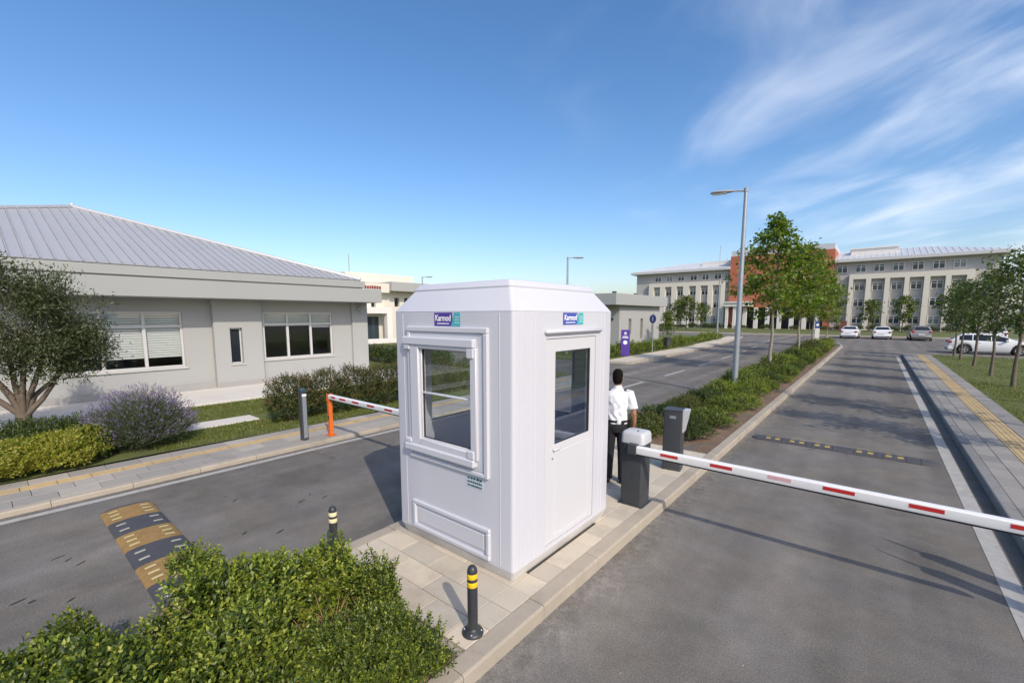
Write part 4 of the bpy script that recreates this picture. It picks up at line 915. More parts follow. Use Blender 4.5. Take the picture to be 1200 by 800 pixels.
# access reader on the island
rd = empty('access_reader', (-2.50, 7.32, .128), R(8)); tag(rd, 'dark grey access reader pillar with pale wedge hood behind the barrier cabinet', 'reader')
mb = MB(); rounded_post(mb, .30, .26, 0, 1.0, .02); mb.build('pillar', 'charcoal', rd, smooth=40)
MB().box(-.155, .155, -.135, .135, 1.0005, 1.03, .008).build('top', 'charcoal', rd)
MB().add([(.152, -.11, 1.03), (.152, .11, 1.03), (.152, .11, .66), (.152, -.11, .66), (.24, -.11, 1.03), (.24, .11, 1.03), (.17, .11, .66), (.17, -.11, .66)], [(0, 1, 5, 4), (4, 5, 6, 7), (0, 4, 7, 3), (1, 2, 6, 5), (2, 3, 7, 6), (0, 3, 2, 1)]).build('hood', 'grey_cap', rd)
MB().box(-.05, .05, -.1325, -.1305, .88, .93, .001).build('badge', 'galv', rd)

def bollard(loc, label, band, h=.60):
    root = empty('bollard', loc); tag(root, label, 'bollard')
    r = .042
    MB().lathe([(.088, .0), (.088, .012), (.078, .026), (.055, .034), (r, .05)], n=28).build('base', 'bollard_dark', root, smooth=40)
    MB().lathe([(r, .045), (r, h - .045), (r - .006, h - .022), (r - .016, h - .007), (.012, h)], n=28).build('shaft', 'bollard_dark', root, smooth=40)
    for k in range(4): MB().lathe([(.009, .02), (.009, .03), (.004, .034)], .07 * math.cos(k * PI / 2 + .6), .07 * math.sin(k * PI / 2 + .6), 6).build('bolt', 'steel', root)
    for z in (h - .175, h - .105): MB().lathe([(r + .0005, z), (r + .0015, z + .002), (r + .0015, z + .042), (r + .0005, z + .044)], n=28, cap=False).build('band', band, root, smooth=40)
    return root
bollard((-2.36, 2.36, .127), 'dark bollard with two yellow bands at the corner of the paved island', 'yellow_band', .585)
bollard((-4.384, 2.27, .1295), 'dark bollard with two cream bands behind the bushes at the left lane', 'cream_band', .53)
# two unseen slim posts, added and shaped for their shadows across the lane
for (x, y, lab) in ((2.10, 5.57, 'slim dark post out of view, added to cast the nearer straight shadow on the right lane'), (2.12, 5.97, 'slim dark post out of view, added to cast the farther straight shadow on the right lane')):
    p = empty('shadow_post', (x, y, .137)); tag(p, lab, 'post')
    MB().box(-.09, .09, -.07, .07, 0, 1.12, .012).build('post', 'charcoal', p)
    MB().tube([(0, 0, 1.115), (0, 0, 1.4), (0, 0, 1.5)], [.02, .014, .006], 8).build('rod', 'charcoal', p)

# ================================================================== street lamps
def lamp(loc, h, rz, label, group=None):
    root = empty('street_lamp', loc, rz); tag(root, label, 'street lamp', group)
    MB().tube([(0, 0, 0), (0, 0, h * .4), (0, 0, h * .75), (0, 0, h)], [.095, .082, .066, .055], 16).build('pole', 'galv', root, smooth=40)
    MB().lathe([(.15, 0), (.15, .02), (.12, .03)], n=16).build('base_plate', 'galv', root, smooth=40)
    MB().box(-.04, .04, -.097, -.085, .55, .85, .005).build('service_door', 'galv', root)
    MB().tube([(0, 0, h - .06), (0, 0, h + .06)], .066, 14).build('collar', 'lamp_grey', root, smooth=40)
    MB().tube([(0, 0, h - .02), (.25, 0, h + .005), (.45, 0, h + .01)], [.035, .03, .03], 10).build('arm', 'lamp_grey', root, smooth=40)
    hd = MB().loft([[(x, w * math.cos(2 * PI * k / 14), h + .01 + zc + t * math.sin(2 * PI * k / 14)) for k in range(14)] for x, w, t, zc in ((.38, .05, .035, 0), (.5, .09, .05, .0), (.75, .13, .055, .0), (.95, .12, .045, -.0), (1.04, .07, .02, -.01))]).build('lamp_head', 'lamp_grey', root, smooth=50)
    MB().box(.56, .98, -.09, .09, h - .052, h - .045, .002).build('lens', 'lamp_lens', hd)
    MB().tube([(0, -.07, h * .52), (0, -.062, h * .535)], .04, 10).build('number_disc', 'charcoal', root)
    return root
lamp((-3.52, 16.0, .12), 6.55, R(195), 'tall grey street lamp rising from the median shrubs')
lamp((-16.2, 25.5, .11), 6.4, R(35), 'grey street lamp standing behind the booth roof')
lamp((-13.1, 50.4, .12), 6.2, R(60), 'grey street lamp at the far bend of the left road')
lamp((-34.5, 28.1, .11), 6.3, R(30), 'grey street lamp in front of the two storey building')

# ================================================================== signs, bin
ts = empty('totem_sign', (-12.3, 26.3, .12), R(24)); tag(ts, 'purple totem sign with white emblem on the grass verge', 'sign')
MB().box(-.27, .27, -.09, .09, 0, 1.68, .01).build('panel', 'purple', ts)
pnl = bpy.data.objects['panel'] if 'panel' in bpy.data.objects else None
em = MB()
em.lathe([(.13, -.0945), (.13, -.0905)], n=16); em.v = [(x, z, .88 + y) for x, y, z in em.v]
em.build('emblem', 'print_white', ts); MB().box(-.19, .19, -.094, -.0905, 1.16, 1.21).box(-.15, .15, -.094, -.0905, 1.24, 1.28).build('line_of_print', 'print_white', ts)
MB().tube([(-.0, -.093, 1.46), (-.0, -.0905, 1.46)], .09, 16).build('round_emblem', 'label_plate', ts)
rs = empty('round_road_sign', (-12.0, 30.0, .12), R(-22)); tag(rs, 'round blue road sign on a thin pole beside the verge', 'sign')
MB().tube([(0, 0, 0), (0, 0, 2.75)], .03, 8).build('pole', 'galv', rs, smooth=40)
MB().tube([(0, -.05, 2.35), (0, -.035, 2.35)], .30, 28).build('disc', 'sign_blue', rs, smooth=40)
MB().box(-.025, .025, -.0535, -.0505, 2.2, 2.5).build('bar', 'print_white', rs)
bn = empty('litter_bin', (-12.4, 34.0, .11)); tag(bn, 'dark litter bin on the grass verge beyond the round sign', 'bin')
MB().lathe([(.2, .25), (.24, .9), (.25, .92), (.21, .92), (.17, .3)], n=16).build('bucket', 'charcoal', bn, smooth=40); MB().tube([(-.3, 0, 0), (-.3, 0, 1.05)], .025, 8).tube([(-.3, 0, .8), (-.22, 0, .8)], .02, 6).build('stand', 'charcoal', bn)
ti = empty('info_totem', (-4.1, 53.5, .0), R(10)); tag(ti, 'slim white and blue information totem at the end of the median', 'sign')
ti.location = (-3.95, 46.6, .1)
MB().box(-.17, .17, -.07, .07, 0, 1.5, .01).build('panel', 'white_stone', ti); MB().box(-.172, .172, -.072, .072, 1.5, 2.1, .01).build('header', 'sign_blue', ti); MB().box(-.09, .09, -.076, -.0725, 1.7, 1.9).build('print', 'print_white', ti)
rx = empty('utility_cabinet', (-4.3, 92, .12)); tag(rx, 'small brick red utility cabinet in front of the campus building', 'cabinet')
MB().box(-.5, .5, -.3, .3, 0, 1.6, .03).build('body', 'red_box', rx); MB().box(-.56, .56, -.36, .36, 1.6, 1.68, .02).build('lid', 'red_box', rx)

# ================================================================== cars
def car(name, loc, rz, paint, label, kind='sedan', group=None):
    root = empty(name, loc, rz); tag(root, label, 'car', group)
    if kind == 'hatch': L_, Wd, H_ = 4.25, 1.78, 1.46; top = [(-2.12, .62), (-2.08, .92), (-1.95, 1.02), (-1.62, 1.30), (-1.35, 1.42), (-.6, 1.46), (.1, 1.43), (.55, 1.30), (1.15, 1.00), (1.5, .93), (1.95, .80), (2.1, .62), (2.13, .5)]
    elif kind == 'suv': L_, Wd, H_ = 4.4, 1.84, 1.62; top = [(-2.2, .62), (-2.17, 1.02), (-2.08, 1.12), (-1.9, 1.46), (-1.7, 1.58), (-.6, 1.64), (.2, 1.60), (.6, 1.46), (1.1, 1.10), (1.6, 1.02), (2.05, .90), (2.18, .66), (2.2, .52)]
    else: L_, Wd, H_ = 4.5, 1.78, 1.45; top = [(-2.25, .60), (-2.22, .93), (-2.1, 1.02), (-1.72, 1.06), (-1.2, 1.36), (-.9, 1.42), (-.3, 1.45), (.25, 1.40), (.6, 1.27), (1.15, .98), (1.6, .90), (2.1, .76), (2.22, .6), (2.25, .48)]
    belt = lambda x: (1.0 if kind == 'suv' else .90) + .05 * (-x / 2.2)
    def topz(x):
        for (a, za), (b, zb) in zip(top[:-1], top[1:]):
            if a <= x <= b: return za + (zb - za) * (x - a) / (b - a)
        return top[-1][1]
    wr = .33 if kind != 'suv' else .36; wx = (-1.32, 1.33); ar = wr + .055
    xs = sorted(set([t[0] for t in top] + list(np.linspace(top[0][0], top[-1][0], 46))))
    def width(x):
        t = abs(x) / (L_ / 2); return Wd / 2 * (1 - .16 * max(0, t - .55) ** 1.5 / .3)
    def low(x):
        z = .20
        for w in wx:
            if abs(x - w) < ar: z = max(z, wr + math.sqrt(ar * ar - (x - w) ** 2))
        return z
    def ringp(x):
        w = width(x); tz = topz(x); bz = min(belt(x), tz - .02); lz = min(low(x), bz - .06)
        rw = w * (1 - .30 * max(0, (tz - bz)) / .55) if tz - bz > .05 else w * .93
        half = [(w * .90, lz), (w * .985, lz + (bz - lz) * .25), (w, lz + (bz - lz) * .6), (w * .975, bz), (rw + (w * .975 - rw) * .35, bz + (tz - bz) * .62), (rw, bz + (tz - bz) * .88), (rw * .86, tz)]
        return half
    rings = []
    for x in xs:
        h = ringp(x); rings.append([(x, -a, b) for a, b in h] + [(x, a, b) for a, b in reversed(h)])
    MB().loft(rings, closed=True).build('body', paint, root, smooth=32)
    MB().box(-L_ / 2 + .25, L_ / 2 - .25, -Wd / 2 + .12, Wd / 2 - .12, .16, .55).build('underbody', 'tyre', root)
    for x in wx:
        for s in (-1, 1):
            yo = s * (Wd / 2 - .10)
            wh = MB().loft([[(x + r * math.cos(2 * PI * k / 24), yo + s * d, wr + r * math.sin(2 * PI * k / 24)) for k in range(24)] for r, d in ((wr * .6, -.1), (wr * .96, -.1), (wr, -.07), (wr, .06), (wr * .95, .085), (wr * .68, .09))]).build('wheel', 'tyre', root, smooth=40)
            rm = MB().lathe([(wr * .66, 0), (wr * .62, .01)], n=20)
            rm = MB().loft([[(x + r * math.cos(2 * PI * k / 20), yo + s * d, wr + r * math.sin(2 * PI * k / 20)) for k in range(20)] for r, d in ((wr * .67, .085), (wr * .67, .098), (wr * .58, .094), (wr * .56, .08))], cap=False)
            for k in range(5):
                a = 2 * PI * k / 5; c, sn = math.cos(a), math.sin(a); q = []
                for (rr_, hw) in ((.02, .03), (wr * .6, .035)):
                    for e in (-1, 1): q.append((x + rr_ * c - e * hw * sn, yo + s * .096, wr + rr_ * sn + e * hw * c))
                rm.add(q, [(0, 1, 3, 2)])
            rm.build('rim', 'rim', wh, fix=False)
    # glass patches laid 4 mm proud of the greenhouse
    def pt(x, lev):
        h = ringp(x); i = int(lev); f = lev - i
        a = h[i]; b = h[min(i + 1, 6)]; return a[0] + (b[0] - a[0]) * f, a[1] + (b[1] - a[1]) * f
    def side_glass(x0, x1, s, l0=3.12, l1=4.85):
        P = [[(x, s * (pt(x, l)[0] + .006), pt(x, l)[1]) for l in np.linspace(l0, l1, 5)] for x in np.linspace(x0, x1, 8)]; MB().grid(P).build('side_window', 'car_glass', root, smooth=60, )
    cuts = {'sedan': [(-1.25, -.30), (-.24, .66)], 'hatch': [(-1.6, -.95), (-.9, -.05), (.0, .78)], 'suv': [(-1.8, -1.15), (-1.1, -.15), (-.1, .78)]}[kind]
    for s in (-1, 1):
        for a, b in cuts: side_glass(a, b, s)
    def top_glass(x0, x1, f, name, lift=.007):
        P = []
        for x in np.linspace(x0, x1, 7):
            rw, tz = ringp(x)[6]; e, ez = ringp(x)[5]; P.append([(x, y * e * f, (tz if abs(y) < .8 else tz - (tz - ez) * (abs(y) - .8) * 3) + lift) for y in (-1, -.8, 0, .8, 1)])
        MB().grid(P).build(name, 'car_glass', root, smooth=60)
    if kind == 'sedan': top_glass(.32, 1.08, .95, 'windscreen'); top_glass(-1.66, -1.14, .95, 'rear_window')
    elif kind == 'hatch': top_glass(.2, 1.1, .95, 'windscreen'); top_glass(-1.93, -1.5, .93, 'rear_window')
    else: top_glass(.28, 1.06, .95, 'windscreen'); top_glass(-2.07, -1.78, .93, 'rear_window')
    zr = .86 if kind != 'suv' else .98
    for s in (-1, 1):
        x0 = top[0][0]
        MB().box(x0 - .03, x0 + .18, s * Wd * .30, s * Wd * .445, zr - .12, zr + .05, .03).build('tail_light', 'tail_red', root, smooth=40)
        x1 = top[-1][0]; MB().box(x1 - .32, x1 - .045, s * Wd * .27, s * Wd * .42, .60, .72, .03).build('headlight', 'head_lamp', root, smooth=40)
        MB().box(.62, .80, s * (Wd / 2 + .0), s * (Wd / 2 + .16), .93, 1.05, .03).build('wing_mirror', paint, root, smooth=40)
        for xx in (-.55, .35): MB().box(xx - .08, xx + .08, s * (Wd / 2 - .012), s * (Wd / 2 + .018), .80, .825, .006).build('door_handle', paint, root)
    MB().box(top[0][0] - .05, top[0][0] + .3, -Wd * .44, Wd * .44, .28, .56, .05).build('rear_bumper', paint, root, smooth=40)
    MB().box(top[0][0] - .056, top[0][0] - .048, -Wd * .40, Wd * .40, .28, .37, .002).build('bumper_strip', 'tyre', root)
    MB().box(top[-1][0] - .3, top[-1][0] + .04, -Wd * .43, Wd * .43, .24, .50, .05).build('front_bumper', paint, root, smooth=40)
    MB().box(top[0][0] - .062, top[0][0] - .03, -.26, .26, .62, .73, .004).build('number_plate', 'plate_white', root)
    return root
car('parked_car', (6.25, 45.4, 0), R(0), 'car_white', 'white hatchback parked side on behind the row of lawn trees', 'hatch')
car('parked_car', (-2.35, 67.6, 0), R(88), 'car_white', 'white saloon parked nearest the brick red cabinet', 'sedan')
car('parked_car', (.55, 67.6, 0), R(91), 'car_white', 'white saloon parked beside the brown grey car', 'sedan')
car('parked_car', (3.75, 66.5, 0), R(92), 'car_silver', 'brown grey estate car parked beside the white saloons', 'suv')
car('parked_car', (9.3, 66.8, 0), R(90), 'car_white', 'white car parked beyond the side on hatchback', 'suv')

# ================================================================== the guard
def union_mesh(name, mb, vox, m, smooth_it=4):
    """join overlapping lofts into one continuous skin"""
    me = mb.mesh(name, m); o = bpy.data.objects.new(name, me); COL.objects.link(o)
    r = o.modifiers.new('r', 'REMESH'); r.mode = 'VOXEL'; r.voxel_size = vox
    s = o.modifiers.new('s', 'SMOOTH'); s.iterations = smooth_it; s.factor = .5
    bpy.context.view_layer.update(); me2 = bpy.data.meshes.new_from_object(o.evaluated_get(bpy.context.evaluated_depsgraph_get())); bpy.data.objects.remove(o)
    me2.materials.clear(); me2.materials.append(MATS[m]); me2.shade_smooth(); me2.name = name; return me2
def ell(cx, cy, z, rx, ry, n=18): return [(cx + rx * math.cos(2 * PI * k / n), cy + ry * math.sin(2 * PI * k / n), z) for k in range(n)]
gd = empty('person', (-2.98, 6.15, .128), R(22)); gd.scale = (.93, .95, 1.0); tag(gd, 'person in white short sleeved shirt and black trousers standing with back turned', 'person')
# he faces +Y in his own frame; total height about 1.76
ARM_R = [(.195, -.01, 1.40), (.245, -.02, 1.25), (.275, -.035, 1.10), (.28, -.0, .97), (.265, .045, .86)]
ARM_L = [(-.195, -.01, 1.40), (-.245, -.01, 1.25), (-.27, -.02, 1.10), (-.25, .06, .99), (-.20, .13, .92)]
body = MB()
body.loft([ell(0, .0, .88, .15, .11), ell(0, 0, 1.0, .145, .10), ell(0, 0, 1.15, .15, .105), ell(0, -.005, 1.30, .17, .11), ell(0, -.01, 1.40, .17, .09), ell(0, -.01, 1.46, .09, .07), ell(0, 0, 1.49, .058, .06), ell(0, .01, 1.56, .056, .06)])
body.loft([ell(0, .03, 1.525, .03, .04), ell(0, .035, 1.54, .052, .065), ell(0, .03, 1.58, .066, .085), ell(0, .022, 1.63, .075, .097), ell(0, .015, 1.68, .077, .1), ell(0, .012, 1.72, .068, .088), ell(0, .01, 1.748, .04, .05)])
body.loft([ell(0, .125, 1.625 + dz, rx, ry, 8) for dz, rx, ry in ((-.02, .014, .02), (-.012, .017, .026), (.01, .012, .018), (.04, .007, .01))])   # nose
for s in (-1, 1): body.loft([[(s * .074 + s * .016 * math.cos(t) , .012 + q * math.sin(t), 1.632 + zz + .0) for t in [2 * PI * k / 10 for k in range(10)]] for zz, q in ((-.03, .008), (-.015, .016), (.012, .02), (.03, .012))])   # ears
for A in (ARM_R, ARM_L): body.tube(A, [.055, .048, .042, .038, .03], 12)
hands = []
for A, s in ((ARM_R, 1), (ARM_L, -1)):
    w = Vector(A[-1]); d = (Vector(A[-1]) - Vector(A[-2])).normalized(); side = Vector((s, 0, 0)); side = (side - d * side.dot(d)).normalized(); fwd = d.cross(side)
    palm = w + d * .05
    body.loft([[tuple(w + d * t + fwd * (hw * math.cos(a)) + side * (.016 * math.sin(a))) for a in [2 * PI * k / 10 for k in range(10)]] for t, hw in ((-.01, .03), (.03, .04), (.08, .043), (.10, .038))])
    for k, (off, ln) in enumerate(((-.03, .065), (-.01, .078), (.011, .074), (.031, .058))):
        b0 = w + d * .09 + fwd * off; body.tube([b0, b0 + d * ln * .5 - side * .008, b0 + d * ln - side * .03], [.0095, .009, .007], 7)
    t0 = w + d * .035 + fwd * (.036 if s > 0 else -.036) ; sg = 1 if s > 0 else -1
    body.tube([t0, t0 + d * .03 + fwd * .022 * sg - side * .012, t0 + d * .06 + fwd * .024 * sg - side * .022], [.012, .011, .008], 7)
for s in (-1, 1): body.tube([(s * .085, 0, .9), (s * .1, .01, .5), (s * .11, -.005, .1), (s * .11, .06, .04)], [.075, .055, .04, .03], 10)
inst('body', union_mesh('body', body, .0075, 'skin', 3), gd)
bodyo = gd.children[-1]
shirt = MB()
shirt.loft([ell(0, 0, .93, .172, .128), ell(0, 0, .97, .178, .132), ell(0, 0, 1.04, .17, .128), ell(0, -.002, 1.15, .172, .13), ell(0, -.008, 1.28, .19, .132), ell(0, -.012, 1.37, .198, .118), ell(0, -.012, 1.42, .17, .095), ell(0, -.008, 1.455, .10, .082), ell(0, 0, 1.485, .072, .074), ell(0, 0, 1.515, .068, .072)])
for A in (ARM_R, ARM_L):
    a0, a1, a2 = Vector(A[0]), Vector(A[1]), Vector(A[2]); e = a1.lerp(a2, .55)
    shirt.tube([a0 + Vector((-.06 if a0.x > 0 else .06, 0, .015)), a0, a1, e], [.055, .074, .073, .077], 14)
so = inst('shirt', union_mesh('shirt', shirt, .009, 'shirt', 4), gd)
# broad folds on the shirt
co = np.empty(len(so.data.vertices) * 3, np.float32); so.data.vertices.foreach_get('co', co); co = co.reshape(-1, 3)
amp = .007 * np.sin(co[:, 0] * 55 + co[:, 2] * 22 + np.sin(co[:, 2] * 30)) * np.clip((1.4 - co[:, 2]) * 3, 0, 1) + .006 * np.sin(co[:, 0] * 30 - co[:, 2] * 48)
co[:, 1] += amp; so.data.vertices.foreach_set('co', co.ravel()); so.data.update()
tr = MB()
tr.loft([ell(0, 0, .80, .165, .125), ell(0, -.008, .88, .172, .135), ell(0, 0, .955, .165, .122), ell(0, 0, .975, .163, .12)])
for s in (-1, 1): tr.loft([ell(s * .085, 0, .86, .088, .12), ell(s * .092, 0, .72, .088, .1), ell(s * .10, .008, .5, .076, .085), ell(s * .108, -.008, .28, .070, .078), ell(s * .112, .0, .1, .068, .078), ell(s * .113, .01, .045, .07, .082)])
inst('trousers', union_mesh('trousers', tr, .009, 'trousers', 3), gd)
MB().loft([ell(0, 0, .958, .1795, .134, 24), ell(0, 0, .995, .1795, .134, 24)], cap=False).build('belt', 'leather', gd, smooth=40)
for s in (-1, 1):
    MB().loft([[(s * .115 + (w_s * math.cos(t)), y, max(0.0, hh * .5 + hh * .5 * math.sin(t))) for t in [2 * PI * k / 14 for k in range(14)]] for y, w_s, hh in ((-.105, .02, .05), (-.09, .038, .075), (-.03, .043, .085), (.05, .047, .075), (.12, .047, .05), (.165, .03, .035), (.175, .012, .02))]).build('shoe', 'leather', gd, smooth=50)
hair = MB(); hair.loft([ell(0, -.028, 1.545, .055, .052), ell(0, -.035, 1.575, .072, .067), ell(0, -.022, 1.62, .081, .088), ell(0, -.005, 1.67, .085, .103), ell(0, .006, 1.715, .08, .1), ell(0, .008, 1.75, .06, .075), ell(0, .008, 1.768, .03, .035)])
inst('hair', union_mesh('hair', hair, .007, 'hair', 2), gd)
MB().loft([ell(0, -.004, 1.485, .073, .077, 20), ell(0, -.008, 1.525, .069, .074, 20)], cap=False).build('collar', 'shirt', gd, smooth=50)
MB().box(.10, .20, -.06, .05, 1.445, 1.452, .002).box(-.20, -.10, -.06, .05, 1.445, 1.452, .002).build('epaulette', 'leather', gd)
MB().box(.185, .225, -.02, .05, .86, 1.0, .008).build('radio', 'leather', gd)
MB().box(.272, .2755, -.045, .0, 1.22, 1.28, .001).build('sleeve_badge', 'print_dark', gd)
# ================================================================== vegetation
def unit(rg, n, zmin=-1.0):
    d = nrm(rg.normal(size=(n * 4, 3))); d = d[d[:, 2] > zmin][:n]; return d
class Env:
    def __init__(s, rg, rx, ry, h, p, lump):
        s.rx, s.ry, s.h, s.p, s.lump = rx, ry, h, p, lump; s.k = rg.normal(size=(7, 3)) * np.array([3.2, 3.2, 3.2, 5, 5, 8, 8])[:, None]; s.ph = rg.uniform(0, 6.28, 7); s.a = np.array([.5, .5, .5, .35, .35, .25, .25]) * lump
    def pt(s, d, f=1.0):
        q = d / ((np.abs(d) ** s.p).sum(1, keepdims=True) ** (1 / s.p)); r = 1 + (np.sin(d @ s.k.T + s.ph) * s.a).sum(1, keepdims=True)
        q = q * r * (f if np.isscalar(f) else f[:, None]); z = np.where(q[:, 2:] > 0, q[:, 2:] * .58, q[:, 2:] * .42) * s.h + .42 * s.h
        return np.concatenate([q[:, :1] * s.rx, q[:, 1:2] * s.ry, z], 1)
def shrub_mesh(name, seed, rx, ry, h, shoots, leafL, mats, yf=.25, p=2.6, lump=.10, wid=.5, nodes=5, fill=.5, zmin=-.35, upb=.55, stems=14, tip_only=True):
    rg = np.random.default_rng(seed); E = Env(rg, rx, ry, h, p, lump)
    d = unit(rg, shoots, zmin); tip = E.pt(d, rg.uniform(.84, 1.06, len(d))); n = len(d)
    ax = nrm(d * .75 + np.array([0, 0, upb]) + rg.normal(0, .25, (n, 3))); P, D, Nn, Ls, Y = [], [], [], [], []
    side = nrm(np.cross(ax, rg.normal(size=(n, 3)))); side2 = np.cross(ax, side)
    for k in range(nodes):
        t = k / max(1, nodes - 1); b = tip - ax * (leafL * 2.6 * (1 - t))[..., None] if False else tip - ax * (leafL * 2.6 * (1 - t))
        for q in (0, 1):
            ang = k * PI / 2 + q * PI + rg.normal(0, .3, n); rad = side * np.cos(ang)[:, None] + side2 * np.sin(ang)[:, None]; sp = .9 - .45 * t
            P.append(b); D.append(rad * sp + ax * (.45 + .5 * t)); Nn.append(ax * 1.0 - rad * .5 + rg.normal(0, .2, (n, 3))); Ls.append(leafL * rg.uniform(.7, 1.15, n) * (1 - .3 * t)); Y.append((rg.random(n) < yf * (.25 + 1.5 * t)) & (tip[:, 2] > h * .35))
    m = int(n * nodes * 2 * fill); dd = unit(rg, m, -.6); m = len(dd); ip = E.pt(dd, rg.uniform(.35, .93, m))
    P.append(ip); D.append(dd * .6 + rg.normal(0, .6, (m, 3))); Nn.append(np.array([0, 0, 1.]) + rg.normal(0, .5, (m, 3))); Ls.append(leafL * rg.uniform(.7, 1.1, m)); Y.append(np.zeros(m, bool))
    P, D, Nn, Ls, Y = map(np.concatenate, (P, D, Nn, Ls, Y)); ok = P[:, 2] > .01; P, D, Nn, Ls, Y = P[ok], D[ok], Nn[ok], Ls[ok], Y[ok]
    V, F = leaf_arrays(P, D, Nn, Ls, Ls * wid); me = np_mesh(name, V, F, mats, np.repeat(Y.astype(int), 4))
    tw = MB(); sel = rg.choice(n, min(stems, n), replace=False)
    for i in sel:
        b = np.array([rg.normal(0, rx * .15), rg.normal(0, ry * .15), -.02]); mid = (b + tip[i]) / 2 + np.array([*rg.normal(0, .03, 2), .04 * h]); tw.tube([b, mid, tip[i] - ax[i] * leafL], [.012, .008, .004], 5)
    tme = tw.mesh('stems', 'twig', smooth=60)
    return me, tme
def place_shrub(name, meshes, loc, rz, label, cat='shrub', group=None, sc=(1, 1, 1)):
    r = empty(name, loc, rz); r.scale = sc; tag(r, label, cat, group); f = inst('foliage', meshes[0], r); inst('stems', meshes[1], r); return r

# ---- foreground bushes in the near bed
FB = ['leaf_box', 'leaf_young']
G1 = 'clipped bushes in the near island bed'
fg = [  # x, y, rx, ry, h, shoots, label, young share, leaf
    (-3.78, 1.12, .46, .50, .60, 760, 'broad yellow green bush bulging over the left kerb of the near bed', .62, .062),
    (-3.62, 1.74, .40, .32, .58, 560, 'yellow green bush hiding the foot of the cream banded bollard', .55, .058),
    (-3.12, 1.98, .24, .18, .56, 300, 'small ragged green bush at the edge of the paving', .30, .042),
    (-2.60, 1.55, .30, .52, .52, 1150, 'low small leaved green bush beside the yellow banded bollard', .22, .038),
    (-3.12, .93, .40, .36, .60, 600, 'green bush in the middle of the near island bed', .40, .058),
    (-2.62, .66, .34, .48, .56, 480, 'green bush along the right kerb of the near island bed', .30, .055),
    (-3.98, .12, .40, .36, .52, 520, 'dark glossy green bush by the bare gap at the left kerb', .25, .064),
    (-3.25, .25, .46, .44, .62, 480, 'green bush at the near end of the island bed', .35, .058),
    (-4.0, -.62, .42, .46, .54, 400, 'dark green bush beyond the bare gap at the end of the island bed', .22, .06)]
for i, (x, y, rx, ry, h, ns, lab, yf, lf) in enumerate(fg):
    place_shrub('bush', shrub_mesh('foliage', 20 + i, rx, ry, h, int(ns * .85), lf, FB, yf, 2.4, .2, .5 if lf > .035 else .42, 6, .4, -.3, .7, 26), (x, y, .09), rr.uniform(0, 6), lab, 'bush', G1)
# ragged branch at the left
place_shrub('bush', shrub_mesh('foliage', 91, .26, .15, .26, 110, .046, FB, .6, 2.0, .25, .5, 6, .2, -.5, .3, 10), (-4.33, .98, .50), R(15), 'loose overhanging sprig of yellow green bush above the speed bump', 'bush', G1)
MB().tube([(-3.95, 1.0, .25), (-4.15, .99, .48), (-4.4, .98, .62)], [.012, .009, .005], 6).build('bare_branch', 'twig', None); tag(bpy.data.objects['bare_branch'], 'bare brown branch carrying the sprig out over the kerb', 'branch')
for k, (x, y, a) in enumerate([(-3.2, 1.55, .4), (-3.32, 1.48, 1.7), (-3.1, 1.62, 2.8), (-3.3, 1.65, 4.1), (-3.05, 1.5, 5.2)]):
    mbw = MB()
    for q in range(5):
        aa = a + q * 1.2; mbw.tube([(0, 0, 0), (.08 * math.cos(aa), .08 * math.sin(aa), .16), (.17 * math.cos(aa + .3), .17 * math.sin(aa + .3), .27 + .05 * (q % 3))], [.006, .004, .002], 5)
    o = mbw.build('bare_twigs', 'dry_leaf', None, loc=(x, y, .09)); tag(o, 'dry bare twigs standing in the brown gap between the bushes', 'twigs', 'dry twigs in the gap')
# litter of dry leaves on the soil
def litter(name, regs, n, seed, label):
    rg = np.random.default_rng(seed); P = np.concatenate([np.stack([rg.uniform(a, b, n), rg.uniform(c, d, n), np.full(n, .125)], 1) for a, b, c, d in regs]); m = len(P)
    V, F = leaf_arrays(P + np.stack([np.zeros(m), np.zeros(m), rg.uniform(0, .02, m)], 1), np.stack([rg.normal(size=m), rg.normal(size=m), rg.normal(0, .3, m)], 1), np.array([0, 0, 1.]) + rg.normal(0, .4, (m, 3)), rg.uniform(.02, .045, m), rg.uniform(.012, .025, m))
    o = inst(name, np_mesh(name, V, F, ['dry_leaf'])); tag(o, label, 'leaves', kind='stuff')
litter('leaf_litter', [(-4.1, -2.3, .2, 2.1)], 500, 5, 'dry brown leaves lying on the soil of the near bed')
litter('leaf_litter', [(-3.0, -2.28, 8.6, 30)], 900, 6, 'dry brown leaves lying along the kerb of the median bed')

